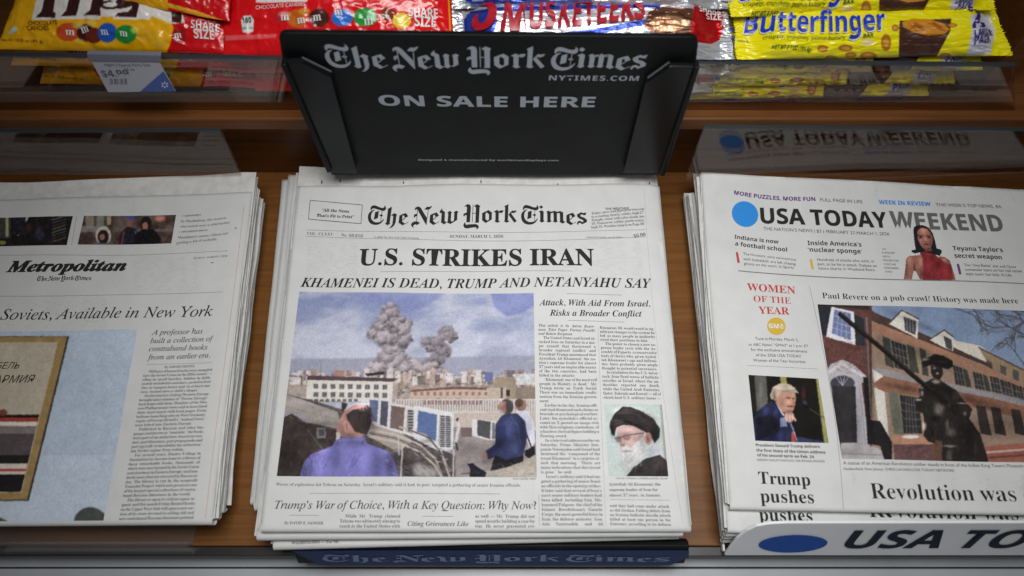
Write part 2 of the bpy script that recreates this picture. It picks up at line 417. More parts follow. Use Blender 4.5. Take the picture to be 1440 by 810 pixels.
class Print:
    """ink laid on a surface; collects lines of type, rules and flat shapes and becomes one mesh"""
    def __init__(s, sf, eps=0.00022): s.sf, s.eps, s.A, s.T, s.n = sf, eps, [], [], 0
    def _add(s, ab, T):
        if len(T) == 0: return
        s.A.append(ab); s.T.append(fixwind(ab, T) + s.n); s.n += len(ab)
    def _path(s, pts):
        q = s.sf.up(pts)
        if len(q) > 2:                                           # smooth the measured baseline
            d = np.concatenate([[0], np.cumsum(np.linalg.norm(np.diff(q, axis=0), axis=1))])
            t = np.linspace(0, d[-1], 40)
            out = []
            for k in (0, 1):
                c = np.polyfit(d, q[:, k], min(3, len(q) - 1)); out.append(np.polyval(c, t))
            q = np.stack(out, 1)
        d = np.concatenate([[0], np.cumsum(np.linalg.norm(np.diff(q, axis=0), axis=1))])
        return q, d
    def text(s, body, st, pts, sy=1.0, res=3, track=0.0, shear=0.0):
        q, d = s._path(pts)
        gl, x = [], 0.0
        for ch in body:
            V, T, adv = glyph(st, ch, res)
            gl.append((V, T, x, adv)); x += adv + track
        x -= track
        lo = gl[0][0][:, 0].min() if len(gl[0][0]) else 0
        k = d[-1] / (x - lo)
        for V, T, gx, adv in gl:
            if not len(V): continue
            mid = gx + adv / 2
            u = (mid - lo) * k
            i = min(max(np.searchsorted(d, u) - 1, 0), len(d) - 2)
            f = (u - d[i]) / (d[i + 1] - d[i])
            p = q[i] * (1 - f) + q[i + 1] * f
            t = q[i + 1] - q[i]; t = t / np.linalg.norm(t); nrm = np.array([-t[1], t[0]])
            lx = (V[:, 0] - adv / 2 + shear * V[:, 1]) * k; ly = V[:, 1] * k * sy
            s._add(p + lx[:, None] * t + ly[:, None] * nrm, T)
        return s
    def mast(s, pts, sy=1.13):
        q, d = s._path(pts)
        k = d[-1] / 310.0
        u = np.clip(NPV[:, 0] * k, 0, d[-1])
        c = np.stack([np.interp(u, d, q[:, 0]), np.interp(u, d, q[:, 1])], 1)
        t = q[-1] - q[0]; t /= np.linalg.norm(t); nrm = np.array([-t[1], t[0]])
        s._add(c + (NPV[:, 0] * k - u)[:, None] * t + NPV[:, 1][:, None] * k * sy * nrm, NPT)
        return s
    def column(s, quad, lines, st='f', fill=0.74, res=1):
        """quad: px corners TL TR BR BL; lines are justified unless they end in '|'; a leading '>' indents"""
        tl, tr, br, bl = s.sf.up(quad)
        n = len(lines)
        for r, ln in enumerate(lines):
            f = (r + 0.78) / n
            L = tl + (bl - tl) * f; R = tr + (br - tr) * f
            hgt = np.linalg.norm(bl - tl) / n
            t = R - L; wd = np.linalg.norm(t); t = t / wd; nrm = np.array([-t[1], t[0]])
            k = hgt * fill * 1.30
            ragged = ln.endswith('|'); ln = ln.rstrip('|')
            x0 = 0.0
            if ln.startswith('>'): ln = ln[1:]; x0 = hgt * 1.1
            ctr = ln.startswith('^'); ln = ln.lstrip('^')
            sty = st
            if ln.startswith('*'): ln = ln[1:]; sty = 'bi'
            words = ln.split(' ')
            wl = [sum(glyph(sty, c, res)[2] for c in wd_) * k for wd_ in words]
            tot = sum(wl); gaps = max(1, len(words) - 1)
            sp = 0.27 * k
            room = wd - x0 - tot
            if ctr: x0 = (wd - tot - sp * gaps) / 2; sq = 1.0
            elif ragged: sq = min(1.0, (wd - x0) / (tot + sp * gaps))
            else:
                sq = 1.0
                if room / gaps < 0.16 * k: sq = (wd - x0 - 0.16 * k * gaps) / tot
                sp = (wd - x0 - tot * sq) / gaps
            x = x0
            for wd_, l in zip(words, wl):
                for c in wd_:
                    V, T, adv = glyph(sty, c, res)
                    if len(V):
                        s._add(L + ((x + V[:, 0] * k * sq)[:, None]) * t + (V[:, 1] * k)[:, None] * nrm, T)
                    x += adv * k * sq
                x += sp
        return s
    def strip(s, pts, wmm=0.3, n=24):
        q, d = s._path(pts)
        u = np.linspace(0, d[-1], n + 1)
        c = np.stack([np.interp(u, d, q[:, 0]), np.interp(u, d, q[:, 1])], 1)
        t = np.gradient(c, axis=0); t /= np.linalg.norm(t, axis=1)[:, None]
        nr = np.stack([-t[:, 1], t[:, 0]], 1) * wmm / 2000
        ab = np.concatenate([c + nr, c - nr]); m = n + 1
        T = []
        for i in range(n): T += [(i, i + m, i + 1), (i + 1, i + m, i + m + 1)]
        s._add(ab, np.array(T)); return s
    def poly(s, pts):
        q = s.sf.up(pts)
        tr = tessellate_polygon([[Vector((x, y, 0)) for x, y in q]])
        s._add(q, np.array(tr)); return s
    def ell(s, c, rx, ry, rot=0, n=40):
        a = np.linspace(0, 2 * np.pi, n, endpoint=False)
        x = rx * np.cos(a); y = ry * np.sin(a)
        cr, sr = math.cos(rad(rot)), math.sin(rad(rot))
        return s.poly(np.stack([c[0] + x * cr - y * sr, c[1] + x * sr + y * cr], 1))
    def build(s, name, m, parent):
        ab = np.concatenate(s.A); T = np.concatenate(s.T)
        return obj(name, s.sf.at(ab[:, 0], ab[:, 1], s.eps), T, m, parent)

# ------------------------------------------------------------------ drawing of printed pictures
def vnoise(X, Y, seed):
    r = np.random.RandomState(seed); g = r.rand(256, 256)
    xi = np.floor(X).astype(int); yi = np.floor(Y).astype(int)
    fx = X - xi; fy = Y - yi
    fx = fx * fx * (3 - 2 * fx); fy = fy * fy * (3 - 2 * fy)
    g00 = g[yi % 256, xi % 256]; g10 = g[yi % 256, (xi + 1) % 256]; g01 = g[(yi + 1) % 256, xi % 256]; g11 = g[(yi + 1) % 256, (xi + 1) % 256]
    return (g00 * (1 - fx) + g10 * fx) * (1 - fy) + (g01 * (1 - fx) + g11 * fx) * fy
def fbm(X, Y, seed, o=4):
    v, a, t = 0, 1.0, 0
    for k in range(o):
        v = v + a * vnoise(X * 2 ** k, Y * 2 ** k, seed + k); t += a; a *= 0.55
    return v / t

class Canvas:
    def __init__(s, x0, y0, x1, y1, base, sc=2.5):
        s.x0, s.y0, s.sc = x0, y0, sc
        s.W, s.H = int((x1 - x0) * sc) + 1, int((y1 - y0) * sc) + 1
        s.X, s.Y = np.meshgrid(x0 + np.arange(s.W) / sc, y0 + np.arange(s.H) / sc)
        s.I = np.ones((s.H, s.W, 3)) * np.array(base, float)
    def blend(s, msk, col, al=1.0):
        m = (msk * al)[..., None]
        s.I = s.I * (1 - m) + np.asarray(col, float) * m
        return s
    def inside(s, pts):
        p = np.array(pts, float); m = np.zeros((s.H, s.W), bool)
        n = len(p)
        for i in range(n):
            x0, y0 = p[i]; x1, y1 = p[(i + 1) % n]
            if y0 == y1: continue
            c = (s.Y >= min(y0, y1)) & (s.Y < max(y0, y1))
            m ^= c & (s.X < x0 + (s.Y - y0) * (x1 - x0) / (y1 - y0))
        return m.astype(float)
    def soft(s, m, r):
        for _ in range(int(r)):
            q = np.pad(m, 1, mode='edge')
            m = (q[1:-1, 1:-1] * 2 + q[:-2, 1:-1] + q[2:, 1:-1] + q[1:-1, :-2] + q[1:-1, 2:]) / 6
        return m
    def poly(s, pts, col, al=1.0, soft=1): return s.blend(s.soft(s.inside(pts), soft), col, al)
    def rect(s, x0, y0, x1, y1, col, al=1.0): return s.poly([(x0, y0), (x1, y0), (x1, y1), (x0, y1)], col, al, 0)
    def ell(s, cx, cy, rx, ry, col, al=1.0, edge=0.15):
        d = np.sqrt(((s.X - cx) / rx) ** 2 + ((s.Y - cy) / ry) ** 2)
        return s.blend(np.clip((1 - d) / edge + 0.5, 0, 1), col, al)
    def line(s, pts, wd, col, al=1.0):
        p = np.array(pts, float); k = wd / 2 + 2
        i0 = max(0, int((p[:, 0].min() - k - s.x0) * s.sc)); i1 = min(s.W, int((p[:, 0].max() + k - s.x0) * s.sc) + 2)
        j0 = max(0, int((p[:, 1].min() - k - s.y0) * s.sc)); j1 = min(s.H, int((p[:, 1].max() + k - s.y0) * s.sc) + 2)
        if i1 <= i0 or j1 <= j0: return s
        X, Y = s.X[j0:j1, i0:i1], s.Y[j0:j1, i0:i1]
        m = np.zeros(X.shape)
        for (x0, y0), (x1, y1) in zip(pts[:-1], pts[1:]):
            dx, dy = x1 - x0, y1 - y0; L2 = dx * dx + dy * dy + 1e-9
            t = np.clip(((X - x0) * dx + (Y - y0) * dy) / L2, 0, 1)
            d = np.hypot(X - x0 - t * dx, Y - y0 - t * dy)
            m = np.maximum(m, np.clip(wd / 2 - d + 0.5, 0, 1))
        m = (m * al)[..., None]
        s.I[j0:j1, i0:i1] = s.I[j0:j1, i0:i1] * (1 - m) + np.asarray(col, float) * m
        return s
    def shade(s, cx, cy, rx, ry, d, rot=0):
        """soft tonal modelling: d > 0 lightens, d < 0 darkens"""
        cr, sr = math.cos(rad(rot)), math.sin(rad(rot))
        x, y = s.X - cx, s.Y - cy
        g = np.exp(-(((x * cr + y * sr) / rx) ** 2 + ((-x * sr + y * cr) / ry) ** 2))
        s.I = s.I * np.exp(d * g)[..., None]
        return s
    def strokes(s, n, cx, cy, rx, ry, ln, ang, wd, cols, al, seed):
        q = np.random.RandomState(seed)
        for _ in range(n):
            a, u = q.rand() * 6.28, q.rand() ** 0.5
            x, y = cx + rx * u * math.cos(a), cy + ry * u * math.sin(a)
            t = rad(ang + q.uniform(-22, 22)); l = ln * q.uniform(0.5, 1.3)
            s.line([(x, y), (x + l * math.cos(t), y + l * math.sin(t))], wd * q.uniform(0.6, 1.3), cols[q.randint(len(cols))], al)
        return s
    def branch(s, x, y, ang, ln, wd, dep, q, col):
        x1, y1 = x + ln * math.cos(ang), y + ln * math.sin(ang)
        s.line([(x, y), (x1, y1)], wd, col, 0.85)
        if dep:
            for _ in range(2 + (q.rand() < 0.5)):
                f = q.uniform(0.45, 1.0)
                s.branch(x + (x1 - x) * f, y + (y1 - y) * f, ang + q.uniform(-0.75, 0.75), ln * q.uniform(0.45, 0.8), max(0.45, wd * 0.62), dep - 1, q, col)
    def noise(s, cell, amp, seed, mask=None):
        n = (fbm(s.X / cell, s.Y / cell, seed) - 0.5) * amp
        if mask is not None: n = n * mask
        s.I = s.I + n[..., None]
        return s
    def sample(s, px, py):
        u = np.clip((px - s.x0) * s.sc, 0, s.W - 1.001); v = np.clip((py - s.y0) * s.sc, 0, s.H - 1.001)
        i, j = u.astype(int), v.astype(int); fu, fv = (u - i)[:, None], (v - j)[:, None]
        I = s.I
        return (I[j, i] * (1 - fu) + I[j, i + 1] * fu) * (1 - fv) + (I[j + 1, i] * (1 - fu) + I[j + 1, i + 1] * fu) * fv

def finish(c, sat=0.80, seed=1, con=1.14, pivot=120):
    """newspaper printing: continuous tone, slightly soft edges, faded colour and fine grain"""
    wx = (fbm(c.X / 2.6, c.Y / 2.6, seed + 31, 2) - 0.5) * 1.3 * c.sc * 0.8
    wy = (fbm(c.X / 2.6 + 40, c.Y / 2.6 + 9, seed + 33, 2) - 0.5) * 1.3 * c.sc * 0.8
    jj, ii = np.meshgrid(np.arange(c.H), np.arange(c.W), indexing='ij')
    I = c.I[np.clip((jj + wy).astype(int), 0, c.H - 1), np.clip((ii + wx).astype(int), 0, c.W - 1)]
    for _ in range(3):
        q = np.pad(I, ((1, 1), (1, 1), (0, 0)), mode='edge')
        I = (q[1:-1, 1:-1] * 2 + q[:-2, 1:-1] + q[2:, 1:-1] + q[1:-1, :-2] + q[1:-1, 2:]) / 6
    g = I.mean(2, keepdims=True)
    dark = (1.0 - 0.85 * np.clip(g[..., 0] / 180, 0, 1)) ** 1.3             # pale areas stay clean
    n = (fbm(c.X / 1.4, c.Y / 1.4, seed, 2) - 0.5) * 0.16 + ((fbm(c.X / 5, c.Y / 5, seed + 9, 3) - 0.5) * 0.50 + (fbm(c.X / 14, c.Y / 12, seed + 17, 3) - 0.5) * 0.35) * dark
    I = g + (I - g) * sat
    I = pivot + (I - pivot) * con
    c.I = np.clip(I * (1 + n[..., None]), 4, 255)
    return c

def zf(ox, oy, k):                             # zoom coordinates -> photograph coordinates
    return lambda *p: [(ox + x / k, oy + y / k) for x, y in p]

def photo_mesh(name, sf, quad, cv, gain, parent, step=0.9, eps=0.0002, keep=None, sat=0.80):
    q = np.array(quad, float)
    wpx = max(np.linalg.norm(q[1] - q[0]), np.linalg.norm(q[2] - q[3])); hpx = max(np.linalg.norm(q[3] - q[0]), np.linalg.norm(q[2] - q[1]))
    nx, ny = int(wpx / step), int(hpx / step)
    ab = sf.up(q)
    s_, t_ = np.meshgrid(np.linspace(0, 1, nx + 1), np.linspace(0, 1, ny + 1))
    s_, t_ = s_.ravel()[:, None], t_.ravel()[:, None]
    g = (ab[0] * (1 - s_) + ab[1] * s_) * (1 - t_) + (ab[3] * (1 - s_) + ab[2] * s_) * t_
    P = sf.at(g[:, 0], g[:, 1], eps)
    finish(cv, sat, seed=len(bpy.data.objects) % 90)
    px, py = proj(P)
    cols = lin(np.clip(cv.sample(px, py), 0, 255)) * gain
    idx = np.arange((nx + 1) * (ny + 1)).reshape(ny + 1, nx + 1)
    Fs = np.stack([idx[1:, :-1].ravel(), idx[1:, 1:].ravel(), idx[:-1, 1:].ravel(), idx[:-1, :-1].ravel()], 1)
    if keep is not None:
        k = keep(px, py)
        Fs = Fs[k[Fs].all(1)]
    return obj(name, P, Fs, M['photo'], parent, cols=np.clip(cols, 0, 0.9))

# ------------------------------------------------------------------ the rack
SHELF = -0.047
rack = thing('display_rack', 'dark cherry wood newsstand rack holding newspapers below and candy above', 'rack')
box('shelf_board', (-0.75, -0.191, SHELF - 0.018), (0.75, 0.16, SHELF), M['wood'], rack)
box('front_edge', (-0.75, -0.1985, SHELF - 0.022), (0.75, -0.1912, SHELF - 0.001), M['trim'], rack)
box('riser_board', (-0.75, 0.137, SHELF + 0.0005), (0.75, 0.150, 0.0395), M['woodd'], rack)
box('rail', (-0.75, 0.122, 0.040), (0.75, 0.150, 0.0545), M['woodd'], rack, 0.002)
box('tray_floor', (-0.75, 0.1502, 0.040), (0.75, 0.40, 0.0530), M['woodd'], rack)
box('end_panel', (0.374, 0.150, 0.0535), (0.392, 0.398, 0.16), M['woodd'], rack)
wl = box('wall', (-1.2, 0.40, -0.3), (1.2, 0.42, 0.7), M['wall'])
wl['kind'] = 'structure'
led = thing('counter_ledge', 'pale grey metal counter ledge running under the front of the rack', 'counter ledge')
box('ledge_top', (-0.413, -0.2052, -0.10), (0.75, -0.1975, -0.078), M['metal'], led)
box('ledge_front', (-0.413, -0.42, -0.10), (0.75, -0.2062, -0.0785), M['metal'], led)
box('seam', (-0.414, -0.2063, -0.10), (0.75, -0.2050, -0.0805), M['seam'], led, 0)
box('bracket', (-0.75, -0.42, -0.10), (-0.415, -0.1975, -0.079), M['trim'], led)

# ------------------------------------------------------------------ newspapers
def newspaper(label, group, quad, z, th, sf, leafquad=None, leaves=7, seed=1, dark=False, orange=None):
    """quad: photo-space corners TL TR BR BL of the front page at height z; th its thickness; sf its top surface"""
    t = thing('newspaper', label, 'newspaper', group)
    rs = np.random.RandomState(seed)
    ab = sf.up(quad)
    def grid(q, nx, ny, e, jit=None):
        s_, t_ = np.meshgrid(np.linspace(0, 1, nx + 1), np.linspace(0, 1, ny + 1))
        sf_, tf = s_.ravel()[:, None], t_.ravel()[:, None]
        g = (q[0] * (1 - sf_) + q[1] * sf_) * (1 - tf) + (q[3] * (1 - sf_) + q[2] * sf_) * tf
        if jit is not None:                            # ragged, slightly wavy trim edges
            for side, (msk, d) in enumerate(((s_.ravel() == 0, (1, 0)), (s_.ravel() == 1, (1, 0)), (t_.ravel() == 0, (0, 1)))):
                u = (t_ if side < 2 else s_).ravel()[msk]
                wv = jit * (np.sin(u * 9 + rs.rand() * 6) * 0.5 + np.sin(u * 23 + rs.rand() * 6) * 0.3)
                g[msk] += wv[:, None] * np.array(d)
        return g
    def sheet(q, nx, ny, e, tk, jit, fold):
        g = grid(q, nx, ny, e, jit)
        P = sf.at(g[:, 0], g[:, 1], e)
        if not fold:                                   # loose leaves ripple along their free edges
            s2, t2 = np.meshgrid(np.linspace(0, 1, nx + 1), np.linspace(0, 1, ny + 1))
            s2, t2 = s2.ravel(), t2.ravel()
            lo_ = np.exp(-np.minimum(np.minimum(s2, 1 - s2), t2) / 0.03)
            P[:, 2] += lo_ * tk * 0.9 * (np.sin(t2 * rs.uniform(9, 26) + rs.rand() * 6) + np.sin(s2 * rs.uniform(9, 26) + rs.rand() * 6) + rs.uniform(-0.6, 0.6))
        rows = [P.reshape(ny + 1, nx + 1, 3)]
        fr = rows[0][-1]
        if fold:                                       # the half-round fold along the front edge
            r = fold / 2
            nk = 7
            for k in range(1, nk + 1):
                a = math.pi * k / nk
                rows.append((fr + np.array([0, -r * math.sin(a) * 0.8, -r * (1 - math.cos(a))]))[None])
        else:
            rows.append((fr + np.array([0, 0, -tk]))[None])
        R = np.concatenate(rows); ny2 = R.shape[0]
        # skirt down the other three sides
        V = R.reshape(-1, 3).tolist(); idx = np.arange(ny2 * (nx + 1)).reshape(ny2, nx + 1)
        Fs = [(idx[j + 1, i], idx[j + 1, i + 1], idx[j, i + 1], idx[j, i]) for j in range(ny2 - 1) for i in range(nx)]
        rim = [idx[j, 0] for j in range(ny, -1, -1)] + [idx[0, i] for i in range(1, nx + 1)] + [idx[j, nx] for j in range(1, ny + 1)]
        b0 = len(V)
        for i in rim: V.append((np.array(V[i]) + (0, 0, -tk)).tolist())
        for k in range(len(rim) - 1): Fs.append((rim[k], rim[k + 1], b0 + k + 1, b0 + k))
        return V, Fs
    V, Fs = sheet(ab, 96, 96, 0.0, 0.0006, 0.0004, th)
    page = obj('front_page', V, Fs, M['paper'], t, smooth=True)
    # inner leaves as one block of separate thin sheets
    lq = sf.up(leafquad) if leafquad is not None else ab
    AV, AF, n = [], [], 0
    dz = (th - 0.0009) / leaves
    for k in range(leaves):
        j = rs.uniform(-1, 1, (4, 2)) * np.array([0.0019, 0.0015])
        q = lq + j + np.array([rs.uniform(-1, 1) * 0.0011, 0])
        up = np.array([[0, 0], [0, 0], [0, 0.001], [0, 0.001]])
        if k and leafquad is not None: q[:2] += np.array([0, rs.uniform(-0.0035, 0.0015)])
        V, Fs = sheet(q + up, 30, 30, -0.0008 - k * dz, dz * 0.72, 0.0009, 0)
        AV += V; AF += [tuple(i + n for i in f) for f in Fs]; n += len(V)
    obj('inner_pages', AV, AF, M['inner'], t, smooth=False)
    return page

def roll(lines, depth, width, und=0.0006, ph=0.0):
    """page relief: gentle waves, rolling down towards the edges given as px line pairs"""
    base = flat(0)
    L = []
    for (p, q) in lines:
        a, b = base.up([p, q]); d = (b - a) / np.linalg.norm(b - a)
        L.append((a, np.array([-d[1], d[0]])))
    def h(x, y):
        z = und * (np.sin(x * 31 + ph) * np.cos(y * 19 + 1 + ph) + 0.5 * np.sin(x * 57 + y * 40 + ph))
        for a, nr in L:
            d = (x - a[0]) * nr[0] + (y - a[1]) * nr[1]
            z = z - depth * np.clip((width - d) / width, 0, 1.3) ** 2
        return z + 0.0022 * np.sin(y * 17 + 0.6 + ph) + 0.0018 * np.sin(x * 14 + y * 9 + ph) + 0.0007 * np.sin(x * 47 - y * 31 + ph)
    return h

# ---- centre stack
G1 = 'copies in the middle newspaper stack'
h1 = roll([((973, 740), (927, 250)), ], 0.0035, 0.013, 0.0005)
s1 = flat(0.0, h1)
n1 = newspaper('topmost copy of the middle stack with a smoke-cloud photograph and bearded portrait', G1,
               [(419.5, 261), (927, 262), (972, 741), (366, 741)], 0, 0.0088, s1, [(423, 233), (924, 246), (972, 741), (368, 741)], seed=3)
P = Print(s1)
P.poly([(436, 281.5), (510, 288), (509.6, 288.7), (436.4, 282.2)]); P.poly([(433.5, 308.5), (508, 315), (508, 314.3), (433.6, 307.8)])
P.poly([(436, 281.5), (433.5, 308.5), (434.2, 308.5), (436.7, 281.5)]); P.poly([(510, 288), (508, 315), (507.3, 315), (509.3, 288)])
P.text('“All the News', 'B', [(452, 297.3), (491, 299.4)], res=2); P.text('That’s Fit to Print”', 'B', [(445, 304.8), (498, 307)], res=2)
P.build('motto_box', M['ink'], n1)
Print(s1).mast([(516, 316), (620, 316), (720, 315), (826, 316)]).build('nameplate', M['ink'], n1)
P = Print(s1)
P.text('THE WEATHER', 'sb', [(851, 295.3), (884.6, 294.6)], res=2)
P.column([(832, 298), (906, 291), (907, 317.5), (831.5, 322.5)], ['*Today, snow and flurries at times up', 'to a coating, breezy, colder, high 27.', '*Tonight, cloud, with a few clouds, low', '16. Tomorrow, colder, partly sunny,', 'high 31. Weather map is on Page 30.'])
P.build('weather_box', M['fine'], n1)
P = Print(s1)
P.strip([(431, 323), (510, 326), (660, 326.6), (740, 325.6), (835, 326.4), (908, 322.5)], 0.25)
P.strip([(430, 331.8), (520, 336), (640, 338), (760, 338), (850, 336.5), (908, 332.8)], 0.25)
P.strip([(535, 382.3), (670, 382), (805, 381.2)], 0.25)
P.strip([(797, 413), (875, 415)], 0.25); P.strip([(798, 450.4), (878, 453)], 0.25)
P.strip([(435, 693.7), (703, 694.5)], 0.25); P.strip([(407.4, 724.5), (448.4, 724.8)], 0.25); P.strip([(594, 726), (638, 726.3)], 0.25)
P.strip([(858, 702.3), (942, 703.5)], 0.2); P.strip([(757.5, 695), (758.5, 740)], 0.2); P.strip([(841, 460), (852, 740)], 0.12)
P.build('rules', M['rule'], n1)
P = Print(s1)
P.text('VOL. CLXXV', 'r', [(431, 330.2), (468.6, 331.6)], res=2); P.text('No. 60,810', 'r', [(479.5, 332.4), (510, 334)], res=2); P.build('date_line', M['fine'], n1); P = Print(s1)
P.text('© 2026 The New York Times Company', 'r', [(526, 334.8), (589.4, 336)], res=2)
P.text('SUNDAY, MARCH 1, 2026', 'b', [(632.5, 334.6), (708, 334.3)], res=2)
P.build('date_line', M['fine'], n1); P = Print(s1)
P.text('Printed in Canada, may be higher', 'r', [(825, 335), (876, 334.8)], res=2)
P.text('$6.00', 'b', [(891.5, 334.2), (908.5, 331.8)], res=2)
P.build('date_line', M['fine'], n1)
Print(s1).text('U.S. STRIKES IRAN', 'B', [(504, 373), (836, 373.3)], sy=1.0, res=4).build('headline', M['ink'], n1)
Print(s1).text('KHAMENEI IS DEAD, TRUMP AND NETANYAHU SAY', 'bi', [(422, 403.3), (560, 404.3), (700, 404.6), (914, 405)], res=3, shear=0.04).build('subheadline', M['ink'], n1)
P = Print(s1)
P.text('Attack, With Aid From Israel,', 'bi', [(758, 429.6), (915, 431)]); P.text('Risks a Broader Conflict', 'bi', [(773, 444), (902.6, 445.2)])
P.build('deck', M['ink'], n1)
COL1 = ['>*This article is by Aaron Boxer-', '*man, Tyler Pager, Farnaz Fassihi', '*and Ronen Bergman.|', '>The United States and Israel at-', 'tacked Iran on Saturday in a ma-', 'jor assault that threatened a', 'broader regional conflict, and', 'President Trump announced that', 'Ayatollah Ali Khamenei, the na-', 'tion’s supreme leader for almost', '37 years and an implacable enemy', 'of the two countries, had been', 'killed in the attacks.|', '>“Khamenei, one of the most evil', 'people in History, is dead,” Mr.', 'Trump wrote on Truth Social.', 'There was no immediate confir-', 'mation from the Iranian govern-', 'ment.|', '>Earlier in the day, Iranian offi-', 'cials had dismissed such claims as', 'bravado or psychological warfare.', 'Later, the ayatollah’s official ac-', 'count on X posted an image rich', 'with Shia religious symbolism, of', 'a faceless clerical figure holding a', 'flaming sword.|', '>In a televised address earlier on', 'Saturday, Prime Minister Ben-', 'jamin Netanyahu said Israel had', 'destroyed the “compound of the', 'tyrant Khamenei” in a surprise at-', 'tack that morning. “There are', 'many indications that this tyrant', 'is gone,” he said.|', '>Israel’s military said it had tar-', 'geted a gathering of senior Irani-', 'an officials in the opening strikes.', 'It later said that several of Iran’s', 'most senior military leaders had', 'been killed, including Gen. Mo-', 'hammad Pakpour, the chief of the', 'Islamic Revolutionary Guards', 'Corps, the most powerful force in', 'Iran; the defense minister, Gen.', 'Aziz Nasirzadeh; and Ali']
COL1 = [l.replace('>*', '*') for l in COL1]
Print(s1).column([(757, 455), (836.5, 456.5), (848.5, 740.5), (762, 740.5)], COL1).build('text_column', M['fine'], n1)
COL2 = ['Khamenei, 86, would result in sig-', 'nificant changes to the system he', 'led, as many people in authority', 'owed their positions to him.|', '>The power to choose a new su-', 'preme leader rests with the As-', 'sembly of Experts, a conservative', 'body of clerics who, given Ayatol-', 'lah Khamenei’s age and infirmi-', 'ties, have probably given ample', 'thought to potential successors.|', '>In retaliation for the U.S.-led at-', 'tack, Iran fired waves of ballistic', 'missiles at Israel, where the au-', 'thorities reported one death,', 'while the United Arab Emirates,', 'Qatar, Bahrain and Kuwait — all of', 'which host U.S. military bases —']
P = Print(s1)
P.column([(843, 458), (920, 460), (930, 563.5), (848.5, 562)], COL2)
P.build('text_column', M['fine'], n1); P = Print(s1)
P.column([(857, 708), (942, 709.5), (944, 741), (858, 740)], ['said they had come under attack,', 'as did Jordan. Falling debris from', 'an Iranian ballistic missile attack', 'killed at least one person in the', 'Emirates, according to its defense'])
P.build('text_column', M['fine'], n1)
P = Print(s1)
P.text('Waves of explosions hit Tehran on Saturday. Israel’s military said it had, in part, targeted a gathering of senior Iranian officials.', 'r', [(388, 683), (733, 684.4)], res=1)
P.text('ASSOCIATED PRESS', 's', [(721, 674.6), (754, 674.8)], res=1)
P.build('caption', M['fine'], n1)
P = Print(s1)
P.text('OFFICE OF IRAN’S SUPREME LEADER, VIA AP', 's', [(866, 674), (939, 674.3)], res=1)
P.column([(856, 677), (938, 677), (938, 700), (857, 700)], ['Ayatollah Ali Khamenei, the|', 'supreme leader of Iran for|', 'almost 37 years, in January.|'], fill=0.62)
P.build('caption', M['fine'], n1)
Print(s1).text('Trump’s War of Choice, With a Key Question: Why Now?', 'i', [(386, 715.3), (754.8, 716)]).build('headline', M['ink'], n1)
P = Print(s1)
P.text('By DAVID E. SANGER', 'b', [(400, 737), (454.5, 737.4)], res=1)
P.build('byline', M['fine'], n1); P = Print(s1)
P.column([(478.5, 722.5), (563, 722.5), (562.5, 743.5), (477, 743.5)], ['>While Mr. Trump claimed', 'Tehran was ultimately aiming to', 'reach to the United States with'])
P.build('text_column', M['fine'], n1); P = Print(s1)
P.column([(668, 722.5), (752, 723), (752.5, 743.5), (668, 743.5)], ['as well — Mr. Trump did not', 'spend months building a case for', 'war. He never presented evi-'])
P.build('text_column', M['fine'], n1); P = Print(s1)
P.text('Citing Grievances Like', 'bi', [(573, 739.5), (659.3, 739.8)], res=2)
P.build('subheadline', M['fine'], n1)
P = Print(s1); P.strip([(905.5, 264), (926, 500), (960, 735)], 0.22); P.build('edge_line', M['pink'], n1); P = Print(s1); P.strip([(423.7, 303.4), (424.6, 303.5)], 0.5, 1)
P.build('register_mark', M['ink'], n1)
P = Print(flat(0.0004, h1))
for x, y, hh in ((452, 258, 5), (478, 256, 4), (567, 258, 3), (676, 257, 4), (784, 260, 2), (913, 259, 3)):
    P.poly([(x, y - hh), (x + 0.9, y - hh), (x + 1.4, y), (x - 0.4, y)])
P.build('press_marks', M['ink'], n1)

# main photograph
c = Canvas(384, 405, 760, 676, (150, 155, 195))
t_ = np.clip((c.Y - 410) / 120, 0, 1)
c.I = np.array((132, 145, 190)) * (1 - t_[..., None]) + np.array((170, 176, 192)) * t_[..., None]
cl = np.clip((fbm((c.X + c.Y * 0.8) / 70, c.Y / 34, 11, 5) - 0.40) * 4.2, 0, 1)
c.blend(cl, (194, 197, 214), 0.9)
c.poly([(690, 412), (752, 412), (752, 428), (735, 440), (712, 445), (695, 432)], (122, 134, 198), 0.7, 18)
c.poly([(470, 411), (625, 412), (600, 430), (575, 440), (530, 425)], (126, 134, 194), 0.5, 22)
c.poly([(384, 505), (760, 500), (760, 535), (384, 535)], (150, 150, 172), 0.75, 14)
rs = np.random.RandomState(5)
blobs = [(549, 438, 13), (546, 450, 16), (562, 455, 13), (534, 463, 14), (555, 468, 19), (568, 464, 10), (541, 478, 14), (566, 478, 12), (524, 470, 9), (552, 489, 13), (550, 500, 15), (541, 508, 14), (562, 510, 16), (533, 519, 15), (567, 522, 18), (583, 521, 16), (521, 525, 9),
         (627, 468, 12), (635, 473, 9), (600, 482, 9), (612, 484, 14), (622, 493, 13), (615, 505, 11), (605, 514, 13), (592, 521, 14), (608, 526, 14), (550, 526, 16)]
for bx, by, br in blobs: c.ell(bx, by, br, br * 0.85, (140, 131, 139), 1, 0.3)
